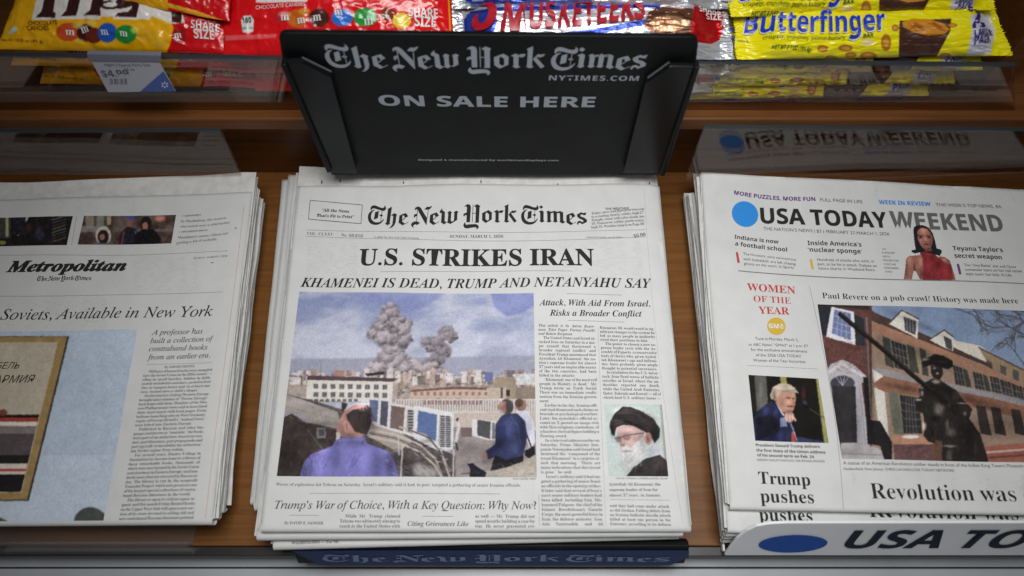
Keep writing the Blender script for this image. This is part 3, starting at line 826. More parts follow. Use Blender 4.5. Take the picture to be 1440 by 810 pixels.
def puff(x, y, q, base):
    """one rounded billow, as the picture shows it: pale upper left, grey underside"""
    wob = (SM - 0.5) * 1.5
    nx, ny = (c.X - x) / q, (c.Y - y) / (q * 0.88)
    d = np.sqrt(nx ** 2 + ny ** 2) + wob
    nz = np.sqrt(np.clip(1 - d ** 2, 0, 1))
    lum = np.clip(0.48 - 0.26 * nx - 0.52 * ny + 0.30 * nz + wob * 0.55, 0.08, 1.05)
    m = np.clip((1 - d) / 0.45, 0, 1)[..., None]
    c.I = c.I * (1 - m) + (np.array(base) * (0.52 + 0.62 * lum[..., None])) * m
SM = fbm(c.X / 4.2, c.Y / 3.8, 63, 4)
ps = []
for k in range(260):
    bx, by, br = blobs[rs.randint(len(blobs))]
    a, u = rs.rand() * 6.28, rs.rand() ** 0.5 * 0.85
    ps.append((bx + br * u * math.cos(a), by + br * u * math.sin(a) * 0.9, rs.uniform(0.30, 0.58) * br * (1.25 - 0.45 * u) + 1.0, rs.uniform(-8, 8), u))
ps.sort(key=lambda p: -p[4])
for x, y, q, g, u in ps:
    w_ = np.clip((y - 495) / 35, 0, 1)
    puff(x, y, q, (160 + g + 14 * w_, 150 + g + 10 * w_, 157 + g + 6 * w_) if x < 596 or y > 512 else (140 + g, 132 + g, 140 + g))
for k in range(240):
    x, y = rs.uniform(384, 758), rs.uniform(523, 541); a = rs.uniform(3, 11)
    col = [(188, 172, 160), (205, 196, 190), (165, 140, 130), (150, 130, 128), (190, 165, 155), (120, 108, 108), (210, 205, 205)][rs.randint(7)]
    c.rect(x, y - rs.uniform(1, 6), x + a, y + 12, col, 0.9)
    if rs.rand() < 0.6: c.rect(x + 1, y, x + 2.5, y + 2, (90, 80, 82), 0.8)
c.rect(384, 541, 758, 565, (168, 150, 140), 0.85); c.noise(4, 60, 21, ((c.Y > 522) & (c.Y < 565)).astype(float))
for k in range(160):
    x, y = rs.uniform(555, 758), rs.uniform(536, 560); a = rs.uniform(2, 7)
    c.rect(x, y, x + a, y + rs.uniform(1, 4), [(150, 125, 115), (200, 185, 175), (110, 98, 98), (185, 160, 145)][rs.randint(4)], 0.7)
c.line([(451, 507), (451, 530)], 0.7, (120, 118, 140)); c.rect(470, 521, 484, 530, (170, 130, 115))
c.poly([(514, 525), (540, 522), (541, 526), (516, 529)], (70, 60, 66))
c.poly([(432, 533), (553, 536), (551, 566), (430, 562)], (212, 207, 198)); c.poly([(432, 527.5), (560, 532), (553, 536.5), (432, 534)], (96, 76, 82))
for i in range(9):
    x = 441 + i * 12.1
    for y in (540 + i * 0.15, 551.5 + i * 0.15):
        c.rect(x - 0.8, y - 0.8, x + 6.8, y + 7, (172, 165, 158)); c.rect(x, y, x + 6, y + 6, (104, 100, 106)); c.rect(x + 2.7, y, x + 3.2, y + 6, (170, 165, 160))
    c.rect(434 + i * 8, 561, 439 + i * 8, 565, (95, 85, 85), 0.8)
c.poly([(577, 547), (640, 544), (686, 545), (686, 560), (577, 560)], (196, 172, 155)); c.poly([(577, 548), (640, 543.5), (684, 545), (684, 548), (640, 547), (577, 551)], (122, 92, 86))
for x in range(582, 684, 9): c.rect(x, 551, x + 4, 556, (140, 112, 100), 0.8)
c.poly([(696, 530), (726, 530), (726, 562), (694, 562)], (158, 142, 122)); c.rect(712, 548, 717, 557, (62, 55, 55)); c.rect(686, 545, 712, 575, (190, 172, 155)); c.rect(704, 545, 707, 560, (90, 80, 78))
c.poly([(726, 545), (758, 543), (758, 563), (724, 563)], (140, 124, 110)); c.poly([(681, 524), (693, 523), (693, 536), (682, 537)], (102, 112, 166)); c.poly([(720, 526), (758, 525), (758, 541), (730, 541)], (196, 194, 196)); c.noise(3, 70, 31, ((c.X > 720) & (c.Y > 524) & (c.Y < 545)).astype(float))
c.line([(740, 509), (754, 506)], 1.2, (200, 180, 140))
c.rect(556, 561, 758, 581, (202, 194, 188))
for x in np.arange(558, 758, 3.6): c.rect(x, 563, x + 1.3, 578, (128, 112, 112), 0.75)
for x in np.arange(596, 678, 5.2): c.rect(x, 563, x + 3.2, 569, (128, 84, 84), 0.6)
c.poly([(636, 581), (758, 578), (758, 612), (636, 618)], (192, 176, 166)); c.poly([(636, 600), (758, 606), (758, 676), (630, 676)], (152, 142, 141)); c.noise(9, 40, 41, ((c.X > 636) & (c.Y > 600)).astype(float))
c.rect(648, 601, 666, 614, (120, 104, 102))
c.poly([(384, 552), (402, 554), (440, 563), (476, 574), (520, 590), (560, 606), (640, 640), (640, 676), (384, 676)], (92, 84, 84), 1, 1); c.noise(6, 50, 51, ((c.Y > 600) & (c.X > 500) & (c.X < 640)).astype(float))
c.poly([(384, 552), (402, 554), (475, 579), (480, 604), (429, 593), (410, 581), (398, 588), (384, 590)], (160, 150, 145)); c.noise(7, 26, 52, ((c.Y > 552) & (c.Y < 600) & (c.X < 480)).astype(float))
c.line([(400, 583), (412, 579), (430, 590)], 3, (150, 145, 165)); c.line([(384, 568), (475, 590)], 1, (130, 120, 116), 0.6)
c.poly([(384, 590), (398, 587), (410, 582), (430, 594), (474, 606), (470, 628), (430, 645), (420, 676), (384, 676)], (72, 62, 60)); c.noise(5, 26, 53, ((c.Y > 585) & (c.X < 470)).astype(float))
c.rect(445, 601, 458, 616, (120, 116, 120)); c.rect(448, 604, 456, 613, (80, 76, 80)); c.line([(432, 604), (460, 640)], 1.5, (105, 95, 90))
c.poly([(520, 592), (560, 606), (580, 620), (560, 636), (516, 612)], (172, 160, 150))
for k in range(40):
    x, y = rs.uniform(520, 635), rs.uniform(618, 670); dx, dy = rs.uniform(-14, 14), rs.uniform(-8, 8)
    c.line([(x, y), (x + dx, y + dy)], rs.uniform(0.8, 2.2), [(180, 172, 168), (60, 52, 56), (140, 126, 120), (110, 112, 135)][rs.randint(4)], 0.9)
for k in range(5): c.ell(rs.uniform(580, 610), rs.uniform(652, 668), 9, 7, (176, 170, 170), 0.7, 0.8)
c.poly([(518, 559), (549, 563), (547, 604), (516, 594)], (206, 204, 206)); c.poly([(520, 562), (532, 563), (530, 594), (518, 590)], (100, 108, 140)); c.poly([(536, 563), (546, 565), (544, 600), (534, 597)], (88, 88, 104))
c.poly([(548, 566), (585, 573), (582, 614), (546, 604)], (208, 205, 205)); c.poly([(550, 570), (569, 573), (567, 606), (548, 601)], (122, 102, 98)); c.poly([(573, 575), (582, 577), (580, 610), (571, 607)], (165, 160, 160))
for y in range(577, 608, 4): c.rect(573.5, y, 581, y + 2, (78, 72, 78))
c.poly([(583, 570), (638, 580), (637, 632), (616, 634), (582, 616)], (212, 210, 212)); c.poly([(588, 577), (614.5, 583), (613, 620), (586, 609)], (92, 112, 160)); c.poly([(618, 583), (635, 586), (634, 629), (616, 626)], (168, 166, 170))
for y in range(585, 628, 3): c.rect(619, y, 625, y + 1.6, (72, 70, 78)); c.rect(627, y, 633, y + 1.6, (72, 70, 78))
for off in (0, 5, 10):
    c.line([(520, 604 + off), (556, 611 + off), (590, 625 + off), (612, 645 + off), (624, 676)], 2.4, (194, 184, 174) if off != 5 else (120, 108, 102))
c.line([(562, 600), (598, 612), (620, 634), (634, 676)], 3, (178, 168, 160)); c.line([(575, 604), (604, 616), (622, 640)], 1.5, (70, 62, 66))
c.line([(638, 632), (637, 674)], 1.6, (210, 205, 205)); c.line([(560, 615), (561, 640)], 1.4, (200, 195, 195)); c.line([(566, 626), (563, 676)], 2, (205, 200, 200))
c.line([(643, 588), (645, 600), (640, 625)], 4, (202, 198, 198)); c.ell(643, 590, 2, 3, (90, 76, 76)); c.line([(641, 623), (643, 632)], 3, (80, 72, 76))
c.poly([(664, 589), (697, 592), (697, 619), (688, 619), (664, 613)], (208, 206, 206)); c.poly([(671, 590), (690, 593), (689, 617), (671, 612)], (86, 86, 90)); c.rect(692, 594, 696, 617, (120, 118, 120))
c.poly([(632, 676), (690, 660), (704, 658), (720, 652), (754, 640), (758, 640), (758, 676)], (172, 162, 152), 1, 2); c.noise(3, 36, 61, ((c.Y > 640) & (c.X > 690)).astype(float))
c.poly([(657, 652), (665, 651), (672, 657), (684, 664), (682, 671), (660, 671), (661, 660)], (44, 42, 54)); c.line([(648, 666), (672, 664)], 1, (70, 60, 64))
Z = zf(560, 520, 5.06)
c.poly(Z((840, 290), (880, 280), (930, 300), (965, 380), (975, 520), (940, 560), (900, 470), (840, 400)), (204, 204, 220)); c.ell(560 + 872 / 5.06, 520 + 250 / 5.06, 8, 8.5, (152, 112, 100)); c.ell(560 + 858 / 5.06, 520 + 235 / 5.06, 6, 6, (100, 78, 70)); c.line(Z((915, 460), (950, 560)), 2, (46, 42, 50)); c.poly(Z((900, 575), (970, 540), (972, 600), (930, 630), (900, 610)), (40, 37, 44))
c.poly(Z((690, 590), (890, 590), (890, 650), (780, 690), (655, 720), (665, 680)), (42, 40, 46))
c.poly(Z((690, 390), (735, 325), (780, 310), (850, 310), (905, 370), (918, 470), (890, 610), (760, 640), (700, 610), (640, 640), (620, 580), (690, 540), (690, 470)), (58, 64, 104))
c.poly(Z((700, 400), (760, 400), (770, 500), (720, 560), (640, 600), (625, 575), (690, 530)), (48, 54, 92)); c.line(Z((800, 330), (850, 400), (870, 520)), 1.5, (80, 88, 130), 0.8); c.ell(560 + 612 / 5.06, 520 + 605 / 5.06, 4, 5, (172, 128, 112))
c.ell(560 + 770 / 5.06, 520 + 262 / 5.06, 10, 11, (84, 80, 82)); c.poly(Z((712, 250), (730, 225), (765, 225), (770, 290), (760, 310), (725, 305), (708, 270)), (168, 122, 108)); c.poly(Z((715, 280), (740, 290), (755, 312), (725, 318)), (170, 165, 165))
Z = zf(380, 520, 5.06)
c.poly(Z((205, 775), (240, 650), (290, 600), (380, 565), (440, 540), (470, 490), (560, 470), (660, 470), (690, 525), (830, 575), (880, 640), (920, 775)), (122, 118, 190), 1, 2)
for ln in (((300, 620), (280, 760)), ((420, 620), (380, 700)), ((600, 620), (540, 745)), ((640, 600), (560, 730)), ((830, 600), (860, 700)), ((480, 520), (660, 520))): c.line(Z(*ln), 2.2, (100, 96, 168), 0.6)
c.poly(Z((470, 490), (480, 500), (640, 480), (660, 500), (640, 530), (500, 540)), (136, 132, 202), 0.8)
c.poly(Z((530, 290), (590, 250), (680, 245), (715, 290), (700, 440), (640, 480), (500, 475), (470, 440), (475, 400), (495, 350), (510, 320)), (186, 138, 128), 1, 2)
c.poly(Z((540, 320), (585, 285), (640, 275), (690, 250), (722, 300), (718, 390), (685, 462), (600, 440), (570, 390), (545, 350)), (74, 62, 62), 1, 3); c.ell(380 + 660 / 5.06, 520 + 272 / 5.06, 6, 4, (186, 150, 150), 0.8, 0.7)
c.ell(380 + 540 / 5.06, 520 + 400 / 5.06, 5, 8, (196, 142, 132)); c.line(Z((540, 380), (548, 430)), 1.2, (130, 84, 80)); c.poly(Z((470, 440), (500, 450), (495, 490), (466, 500)), (196, 190, 190)); c.poly(Z((508, 230), (550, 240), (540, 270), (508, 300)), (74, 60, 60))
c.strokes(90, 514, 583, 12, 14, 5, 70, 0.8, [(44, 36, 38), (84, 72, 72), (60, 50, 52)], 0.55, 3)
for q in ((487, 585, 5, 8, -0.12), (481, 607, 4, 6, -0.25), (500, 574, 8, 4, 0.16), (492, 612, 10, 4, -0.3), (486, 596, 3, 3, 0.12), (512, 570, 10, 4, 0.35), (522, 600, 8, 10, -0.35), (500, 622, 26, 5, -0.22), (450, 655, 9, 24, 0.16), (472, 640, 7, 18, -0.15), (510, 646, 9, 22, 0.14), (530, 655, 8, 20, -0.2), (490, 660, 6, 20, 0.1), (548, 655, 6, 20, -0.3), (428, 668, 8, 14, -0.25), (545, 634, 10, 5, 0.2), (455, 632, 10, 6, 0.18),
          (712, 572, 6, 9, -0.2), (706, 566, 3, 5, 0.2), (716, 600, 8, 14, 0.3), (735, 610, 6, 20, -0.35), (700, 625, 8, 9, -0.3), (724, 632, 8, 7, 0.22), (690, 640, 10, 7, -0.3), (745, 600, 4, 16, -0.12), (745, 620, 3, 12, 0.15), (405, 640, 16, 20, -0.35), (450, 598, 30, 6, -0.2), (420, 566, 24, 6, 0.12), (610, 658, 26, 12, -0.08), (560, 650, 20, 16, -0.15), (690, 650, 30, 6, -0.15), (660, 630, 20, 10, -0.18), (730, 664, 24, 6, 0.1), (600, 620, 10, 3, -0.3), (490, 548, 60, 4, 0.05)):
    c.shade(*q)
c.strokes(40, 470, 655, 36, 18, 10, 110, 1.1, [(102, 98, 168), (140, 136, 208), (112, 108, 180)], 0.35, 4)
c.strokes(60, 708, 660, 46, 10, 4, 10, 0.8, [(150, 142, 136), (190, 180, 170), (120, 112, 110)], 0.4, 5)
c.strokes(120, 420, 640, 30, 34, 6, 80, 0.8, [(50, 44, 44), (96, 86, 82), (66, 50, 48)], 0.4, 6)
c.strokes(70, 440, 580, 40, 14, 8, 20, 0.7, [(140, 132, 126), (178, 168, 160), (120, 112, 108)], 0.4, 8)
c.strokes(110, 585, 648, 46, 26, 7, 35, 0.8, [(60, 52, 56), (150, 142, 138), (100, 92, 90), (190, 184, 180)], 0.5, 9)
photo_mesh('photograph', s1, [(421, 410.3), (750.5, 412), (754.7, 671), (389.3, 669.5)], c, 0.86, n1)

# portrait
Z = zf(840, 550, 6.23)
c = Canvas(846, 564, 944, 675, (190, 203, 200))
c.poly(Z((545, 100), (640, 100), (660, 780), (600, 780)), (150, 152, 142), 0.8, 8)
c.poly(Z((110, 270), (150, 195), (220, 135), (300, 140), (400, 180), (490, 240), (550, 330), (540, 410), (500, 455), (470, 390), (400, 350), (300, 300), (220, 295), (165, 320), (150, 395), (120, 370), (105, 300)), (60, 53, 54))
for k, q in enumerate((((150, 215), (300, 205), (500, 300)), ((130, 260), (280, 250), (470, 345)), ((200, 165), (360, 190), (530, 310)), ((140, 300), (200, 270), (330, 290)))): c.line(Z(*q), 1.3, (88, 78, 80) if k % 2 else (42, 36, 38), 0.7)
c.poly(Z((165, 320), (230, 295), (320, 305), (400, 355), (415, 420), (380, 520), (300, 560), (215, 545), (195, 470), (180, 400)), (204, 168, 162), 1, 2)
c.poly(Z((205, 540), (225, 500), (300, 490), (330, 450), (400, 400), (425, 470), (410, 560), (330, 620), (250, 700), (215, 620)), (206, 206, 208), 1, 3)
c.poly(Z((205, 495), (250, 475), (300, 495), (280, 515), (225, 520)), (212, 210, 210)); c.line(Z((230, 530), (300, 520)), 1.3, (160, 110, 105))
c.ell(840 + 445 / 6.23, 550 + 415 / 6.23, 5, 9, (196, 140, 132)); c.line(Z((430, 390), (455, 440)), 1.2, (150, 92, 88))
c.line(Z((150, 410), (200, 405), (225, 390), (285, 380), (410, 365)), 1.1, (70, 60, 60)); c.ell(840 + 180 / 6.23, 550 + 420 / 6.23, 4, 4.5, (140, 112, 112), 0.7); c.ell(840 + 255 / 6.23, 550 + 400 / 6.23, 6, 4.5, (130, 100, 100), 0.7); c.line(Z((205, 415), (205, 470), (235, 478)), 1.5, (176, 128, 122)); c.line(Z((215, 370), (280, 360)), 1.4, (150, 140, 140))
c.poly(Z((410, 560), (450, 500), (500, 455), (565, 510), (545, 560), (430, 600)), (192, 196, 206))
for k in range(30): x, y = rs.uniform(430, 550), rs.uniform(480, 570); c.rect(840 + x / 6.23, 550 + y / 6.23, 841 + x / 6.23, 551 + y / 6.23, (120, 125, 145), 0.6)
c.poly(Z((240, 770), (300, 680), (420, 590), (545, 555), (610, 610), (640, 780)), (66, 59, 60), 1, 2); c.line(Z((420, 600), (340, 700), (320, 770)), 1.2, (88, 80, 80))
def zs(x, y, rx, ry, d, rot=0): c.shade(840 + x / 6.23, 550 + y / 6.23, rx / 6.23, ry / 6.23, d, rot)
for q in ((260, 175, 90, 30, 0.45), (420, 260, 80, 25, 0.3, 35), (180, 260, 40, 60, 0.2), (300, 280, 120, 16, -0.5, 20), (500, 380, 40, 60, -0.4), (130, 350, 16, 50, -0.4), (270, 335, 60, 22, 0.12), (190, 410, 30, 40, -0.22), (330, 420, 40, 30, -0.10), (300, 440, 26, 24, 0.10), (380, 400, 26, 60, -0.18), (225, 470, 16, 30, -0.2), (250, 505, 40, 10, 0.08), (260, 525, 40, 8, -0.35), (300, 600, 50, 50, -0.10), (240, 640, 40, 50, -0.14), (360, 520, 40, 50, 0.05), (400, 470, 30, 60, -0.15), (440, 420, 14, 40, -0.25), (470, 540, 30, 40, -0.12), (340, 690, 60, 40, -0.3), (520, 640, 60, 60, 0.25), (580, 720, 60, 40, -0.2)): zs(*q)
c.strokes(150, 840 + 300 / 6.23, 550 + 585 / 6.23, 14, 15, 5, 105, 0.6, [(226, 226, 226), (186, 186, 190), (160, 158, 162), (236, 236, 236)], 0.5, 12)
c.strokes(60, 840 + 385 / 6.23, 550 + 490 / 6.23, 5, 13, 4, 100, 0.6, [(214, 212, 212), (176, 170, 172), (150, 142, 142)], 0.5, 13)
c.strokes(40, 840 + 255 / 6.23, 550 + 492 / 6.23, 7, 3, 3, 30, 0.6, [(226, 224, 222), (176, 166, 164)], 0.5, 14)
c.strokes(40, 840 + 320 / 6.23, 550 + 230 / 6.23, 28, 10, 9, 25, 0.7, [(84, 76, 78), (40, 34, 36)], 0.4, 15)
c.strokes(30, 840 + 520 / 6.23, 550 + 670 / 6.23, 16, 12, 8, 110, 0.8, [(84, 76, 76), (44, 38, 40)], 0.35, 16)

photo_mesh('photograph', s1, [(850, 568.5), (930.7, 569), (939.8, 670), (856, 669.6)], c, 0.86, n1)

# lower copies of the centre stack
def ghost(t, sf, rows):
    P = Print(sf)
    for st, body, p0, p1 in rows: P.text(body, st, [p0, p1], res=1)
    P.build('text_lines', M['ink'], t)
s2 = flat(-0.0092)
n2 = newspaper('second copy down in the middle stack, dark type showing under the top fold', G1, [(419, 243), (912, 251), (961, 747), (361, 752.5)], 0, 0.0088, s2, seed=5)
ghost(n2, s2, [('b', 'WASHINGTON — President', (391, 747.5), (452, 747)), ('r', 'reach to the United States with', (473, 749), (556, 748.6)), ('bi', 'Grudges, Instability and Power', (566, 748), (650, 747.6)), ('r', 'war. He never presented evi-', (666, 748), (745, 747.6)), ('r', 'Aziz Nasirzadeh; and Ali Sham-', (770, 747.6), (846, 747)), ('r', 'Emirates, according to its de-', (858, 747), (938, 746.4))])
s3 = flat(-0.0184)
n3 = newspaper('third copy down in the middle stack, its front fold jutting out lowest', G1, [(424, 250), (905, 254), (955, 750.5), (383.5, 766)], 0, 0.0088, s3, seed=6)
ghost(n3, s3, [('b', 'By DAVID E. SANGER', (418, 757.5), (473, 756.8)), ('r', 'reach to the United States with', (494, 759.5), (576, 757.5)), ('bi', 'Citing Grievances Like', (586, 754.5), (671, 753.6)), ('r', 'war. He never presented evi-', (680, 757), (752, 755.8)), ('b', 'WASHINGTON — For Mr.', (410, 765.5), (478, 763.5))])
s4 = flat(-0.0276)
newspaper('lower copy in the middle stack with a ragged left edge sticking out', G1, [(406, 246), (890, 247), (940, 722), (357, 711)], 0, 0.0088, s4, seed=7)
s5 = flat(-0.0368)
newspaper('bottom copy of the middle stack lying on the wooden shelf', G1, [(397, 253), (888, 250), (935, 726), (351.5, 703)], 0, 0.0088, s5, seed=8)

# ink on the back of the sheet showing faintly through
def show_through(sf, quads, parent):
    for q in quads:
        Print(sf, 0.00012).column(q, [l.replace('*', '') for l in COL2], st='b').build('show_through', M['faint'], parent)
show_through(s1, ([(905, 398), (790, 396), (786, 340), (900, 338)], [(520, 398), (430, 396), (432, 340), (520, 341)], [(752, 708), (620, 706), (618, 676), (752, 676)]), n1)

# ---- left stack
G2 = 'copies in the left newspaper stack'
h2 = roll([((299, 731), (354, 269))], 0.001, 0.012, 0.0006, 2.0)
sL = flat(0.0, h2)
l1 = newspaper('topmost copy of the left stack with a gold picture frame on pale blue', G2, [(-153, 283), (354.5, 269.5), (298.8, 730.5), (-313, 735)], 0, 0.0088, sL, [(-150, 262), (357.5, 243.5), (301, 729), (-313, 735)], seed=11)
P = Print(sL)
P.text('RESPONSIBLY', 'sb', [(260, 304.9), (282.6, 303.2)], res=1); P.text('In Manhattan, the women', 'r', [(254, 312.6), (290, 311), (318, 307.7)], res=2); P.text('who watch over a wild turkey.', 'r', [(253, 320.2), (290, 318.2), (325, 313.8)], res=2)
P.text('INFLUENCER WATCH', 'sb', [(255.4, 327.4), (292, 324.9)], res=1); P.text('Mamdani’s sunny videos are', 'r', [(249.6, 335.7), (285, 333.5), (321.3, 329.3)], res=2); P.text('getting a lot of eyeballs.', 'r', [(248.3, 343.4), (306, 337.8)], res=2)
P.ell((257, 303.7), 0.7, 0.7, n=10); P.ell((252.5, 326.5), 0.7, 0.7, n=10); P.ell((331.7, 320.8), 1.1, 1.1, n=10)
P.build('teaser', M['fine'], l1)
P = Print(sL)
P.strip([(-100, 359.5), (60, 359), (180, 358), (272, 356.5), (320, 352.2)], 0.25); P.strip([(-100, 419), (100, 416), (220, 413.6), (313, 410.6)], 0.25); P.strip([(108, 304.5), (100.8, 345)], 0.2); P.strip([(206.6, 512.5), (298.5, 510)], 0.2)
P.build('rules', M['rule'], l1)
Print(sL).text('Metropolitan', 'xi', [(8, 382.7), (176.6, 380.7)], sy=0.80, res=4).text('Metropolitan', 'xi', [(9.2, 382.5), (178, 380.4)], sy=0.82, res=4).build('nameplate', M['ink'], l1)
Print(sL).mast([(51.6, 395.2), (128, 394)]).build('lettering', M['ink'], l1)
P = Print(sL); P.text('SUNDAY, MARCH 1, 2026', 'r', [(272.4, 364.6), (320, 361.2)], res=1); P.text('MB', 'sb', [(296.4, 370.4), (300.5, 370.1)], res=1); P.build('date_line', M['fine'], l1)
Print(sL).text('for the Soviets, Available in New York', 'i', [(-76, 451), (100, 448.5), (200, 446.5), (299.3, 444.2)], sy=0.98, res=3).build('headline', M['ink'], l1)
P = Print(sL)
for b_, p0, p1 in (('A professor has', (213, 471), (285.3, 469)), ('built a collection of', (211.4, 482.8), (298.5, 479.4)), ('contraband books', (209.3, 494), (291.8, 491.5)), ('from an earlier era.', (207.2, 506), (296, 502.6))): P.text(b_, 'i', [p0, p1])
P.build('deck', M['ink'], l1)
LC = ['>Millions of banned books were smuggled', 'into the Soviet Union in the 20th century —', 'often in small batches, hidden in delib-', 'erately mislabeled containers, packed in food', 'tins or tampon boxes and, in at least one', 'case, tucked into a child’s diaper.|', '>Soviet tourists visiting Western Europe', 'brought mini volumes of “Doctor Zhivago”', 'back home with them. Members of the Mos-', 'cow Philharmonic were said to have lined', 'their sheet music with book pages. From', 'balloon-launching sites in West Germany,', 'copies of George Orwell’s “Animal Farm”', 'were lofted into Eastern Europe.|', '>Published in Russian and other lan-', 'guages and known as “tamizdat,” the books', 'were part of an audacious American ven-', 'ture, part literature, part propaganda and', 'part spycraft, to destabilize the authoritar-', 'ian Soviet regime from within.|', '>For several years, Hunter College in', 'Manhattan has become home to a library of', 'these remarkable books, thousands of', 'which were once banned in the Soviet Union', 'and elsewhere in Eastern Europe, and hun-', 'dreds more that are censored in Russia to-', 'day. The library is run by the nonprofit', 'Tamizdat Project, which now possesses one', 'of the largest special collections of contra-', 'band Russian literature in the world.|', '>The library is open to visitors upon re-', 'quest, and this month Friday Rented Books', 'on the Upper West Side will open a new sec-', 'tion of its store devoted to selling old and', 'new contraband Russian literature printed']
P = Print(sL); P.text('By SARAH CHATTA', 'b', [(231.4, 517.5), (273.3, 516.3)], res=1); P.column([(203, 520), (299, 517), (272, 731), (167, 733)], LC); P.build('text_column', M['fine'], l1)
P = Print(sL); P.strip([(343, 290), (316, 510), (289, 729)], 0.25); P.build('edge_line', M['orange'], l1)
c = Canvas(-30, 298, 110, 350, (38, 34, 36))
c.rect(-30, 298, 15, 335, (70, 66, 58)); c.rect(8, 300, 12, 333, (150, 150, 125)); c.poly([(38, 303), (42, 303), (30, 322), (26, 331), (24, 331), (30, 316)], (165, 172, 165)); c.rect(18, 304, 36, 330, (42, 40, 50)); c.ell(40, 321, 5, 7, (72, 44, 46), 1, 0.8); c.ell(55, 328, 6, 9, (58, 58, 72), 0.9, 0.9)
for k in range(9): c.line([(73, 340 - k * 4.4), (92, 334 - k * 4.4)], 1.3, [(120, 110, 70), (96, 52, 52), (90, 92, 110), (130, 128, 120)][k % 4], 0.8)
c.ell(3, 341, 5, 3, (150, 150, 60), 0.8); c.noise(4, 30, 91)
photo_mesh('photograph', sL, [(-30, 306.5), (102.6, 304), (94, 344.8), (-30, 347)], c, 1.3, l1)
c = Canvas(105, 298, 252, 350, (84, 70, 64)); c.noise(14, 70, 92)
c.rect(120, 303, 132, 322, (128, 116, 100)); c.rect(136, 303, 146, 318, (118, 116, 112)); c.rect(150, 303, 156, 316, (150, 128, 100)); c.rect(108, 318, 150, 326, (132, 130, 128), 0.7); c.rect(105, 328, 130, 350, (72, 54, 50)); c.rect(190, 322, 245, 326, (110, 96, 98), 0.7); c.ell(225, 307, 7, 4, (200, 130, 100), 0.8, 0.8)
c.ell(145, 331, 11, 13, (172, 162, 150)); c.ell(145, 333, 8, 10, (40, 36, 38)); c.ell(143.5, 333, 3.4, 4.6, (150, 100, 80)); c.poly([(126, 350), (134, 340), (150, 342), (163, 350)], (88, 84, 96))
c.ell(183, 307, 6, 5, (66, 76, 128)); c.ell(182, 314, 4.4, 5, (128, 84, 64)); c.poly([(166, 350), (170, 326), (180, 318), (192, 322), (196, 350)], (40, 38, 50)); c.line([(174, 326), (170, 348)], 1.5, (140, 60, 60)); c.line([(190, 325), (196, 348)], 1.2, (120, 110, 120))
c.ell(205, 314, 8, 10, (38, 33, 33)); c.ell(204, 318, 4, 6, (146, 94, 78)); c.poly([(186, 350), (190, 330), (200, 322), (216, 322), (226, 334), (226, 350)], (30, 27, 30)); c.noise(3, 24, 93)
photo_mesh('photograph', sL, [(118.5, 303.6), (247.7, 302.2), (241, 342.3), (109.4, 344)], c, 1.3, l1)
c = Canvas(-70, 458, 200, 740, (158, 172, 188)); c.noise(60, 16, 94)
c.rect(-70, 640, 200, 740, (172, 184, 196), 0.5)
c.poly([(-70, 473), (97.5, 472.4), (40.5, 704), (-70, 706)], (60, 58, 54)); c.poly([(-70, 474), (94.5, 473), (38, 702), (-70, 704)], (150, 122, 74)); c.poly([(-70, 481), (81.5, 481), (30, 693), (-70, 694)], (168, 158, 138)); c.noise(9, 12, 95)
Z = zf(0, 430, 2.61)
def stripe(y0, y1, col): 
    xr = lambda y: 81.5 - (y - 481) * 51.5 / 212
    c.poly([(-70, y0), (xr(y0) - 1.5, y0), (xr(y1) - 1.5, y1), (-70, y1)], col)
stripe(583, 692, (64, 56, 56)); stripe(583, 587, (36, 32, 32)); stripe(587, 593, (160, 60, 54)); stripe(593, 599, (200, 190, 176)); stripe(599, 610, (120, 112, 106)); stripe(610, 640, (84, 74, 76)); stripe(640, 652, (42, 38, 38)); stripe(652, 667, (190, 180, 166)); stripe(659, 662.5, (170, 64, 58)); stripe(667, 692, (40, 37, 37))
c.line([(30, 578), (60, 596)], 0.1, (0, 0, 0), 0); c.ell(4, 580, 6, 5, (120, 60, 50), 0.9)
c.ell(127, 736, 24, 23, (76, 80, 76), 1, 0.06); c.ell(-6, 742, 20, 15, (84, 88, 84), 1, 0.06)
photo_mesh('photograph', sL, [(-60, 466.5), (193.5, 463.3), (145.5, 732), (-70, 733.5)], c, 1.18, l1, step=1.3)
P = Print(sL, 0.0004); P.text('КНУТ ВЕБЕЛЬ', 's', [(-58, 519.5), (26.5, 518.5)], sy=1.1, shear=0.2); P.text('КРАСНАЯ АРМИЯ', 's', [(-88, 540), (47, 538)], sy=1.0, shear=0.2); P.build('lettering', M['ink'], l1)
for k, (q, z, lb) in enumerate((([(-140, 268), (360.5, 262), (305, 723), (-300, 730)], -0.0092, 'second copy down in the left stack, its pages sticking out at the right'),
                                ([(-150, 270), (364, 275), (313.5, 713), (-310, 722)], -0.0184, 'third copy down in the left stack, with a loose curling corner'),
                                ([(-150, 275), (366.5, 285), (317.5, 694), (-310, 712)], -0.0276, 'fourth copy down in the left stack, jutting farthest right'),
                                ([(-150, 280), (362, 287), (313, 700), (-310, 716)], -0.0368, 'bottom copy of the left stack touching the wooden shelf'))):
    newspaper(lb, G2, q, 0, 0.0088, flat(z), seed=20 + k)

show_through(sL, ([(280, 408), (190, 410), (186, 362), (278, 360)], [(190, 300), (60, 300), (60, 274), (190, 272)], [(150, 460), (10, 462), (10, 424), (150, 420)]), l1)
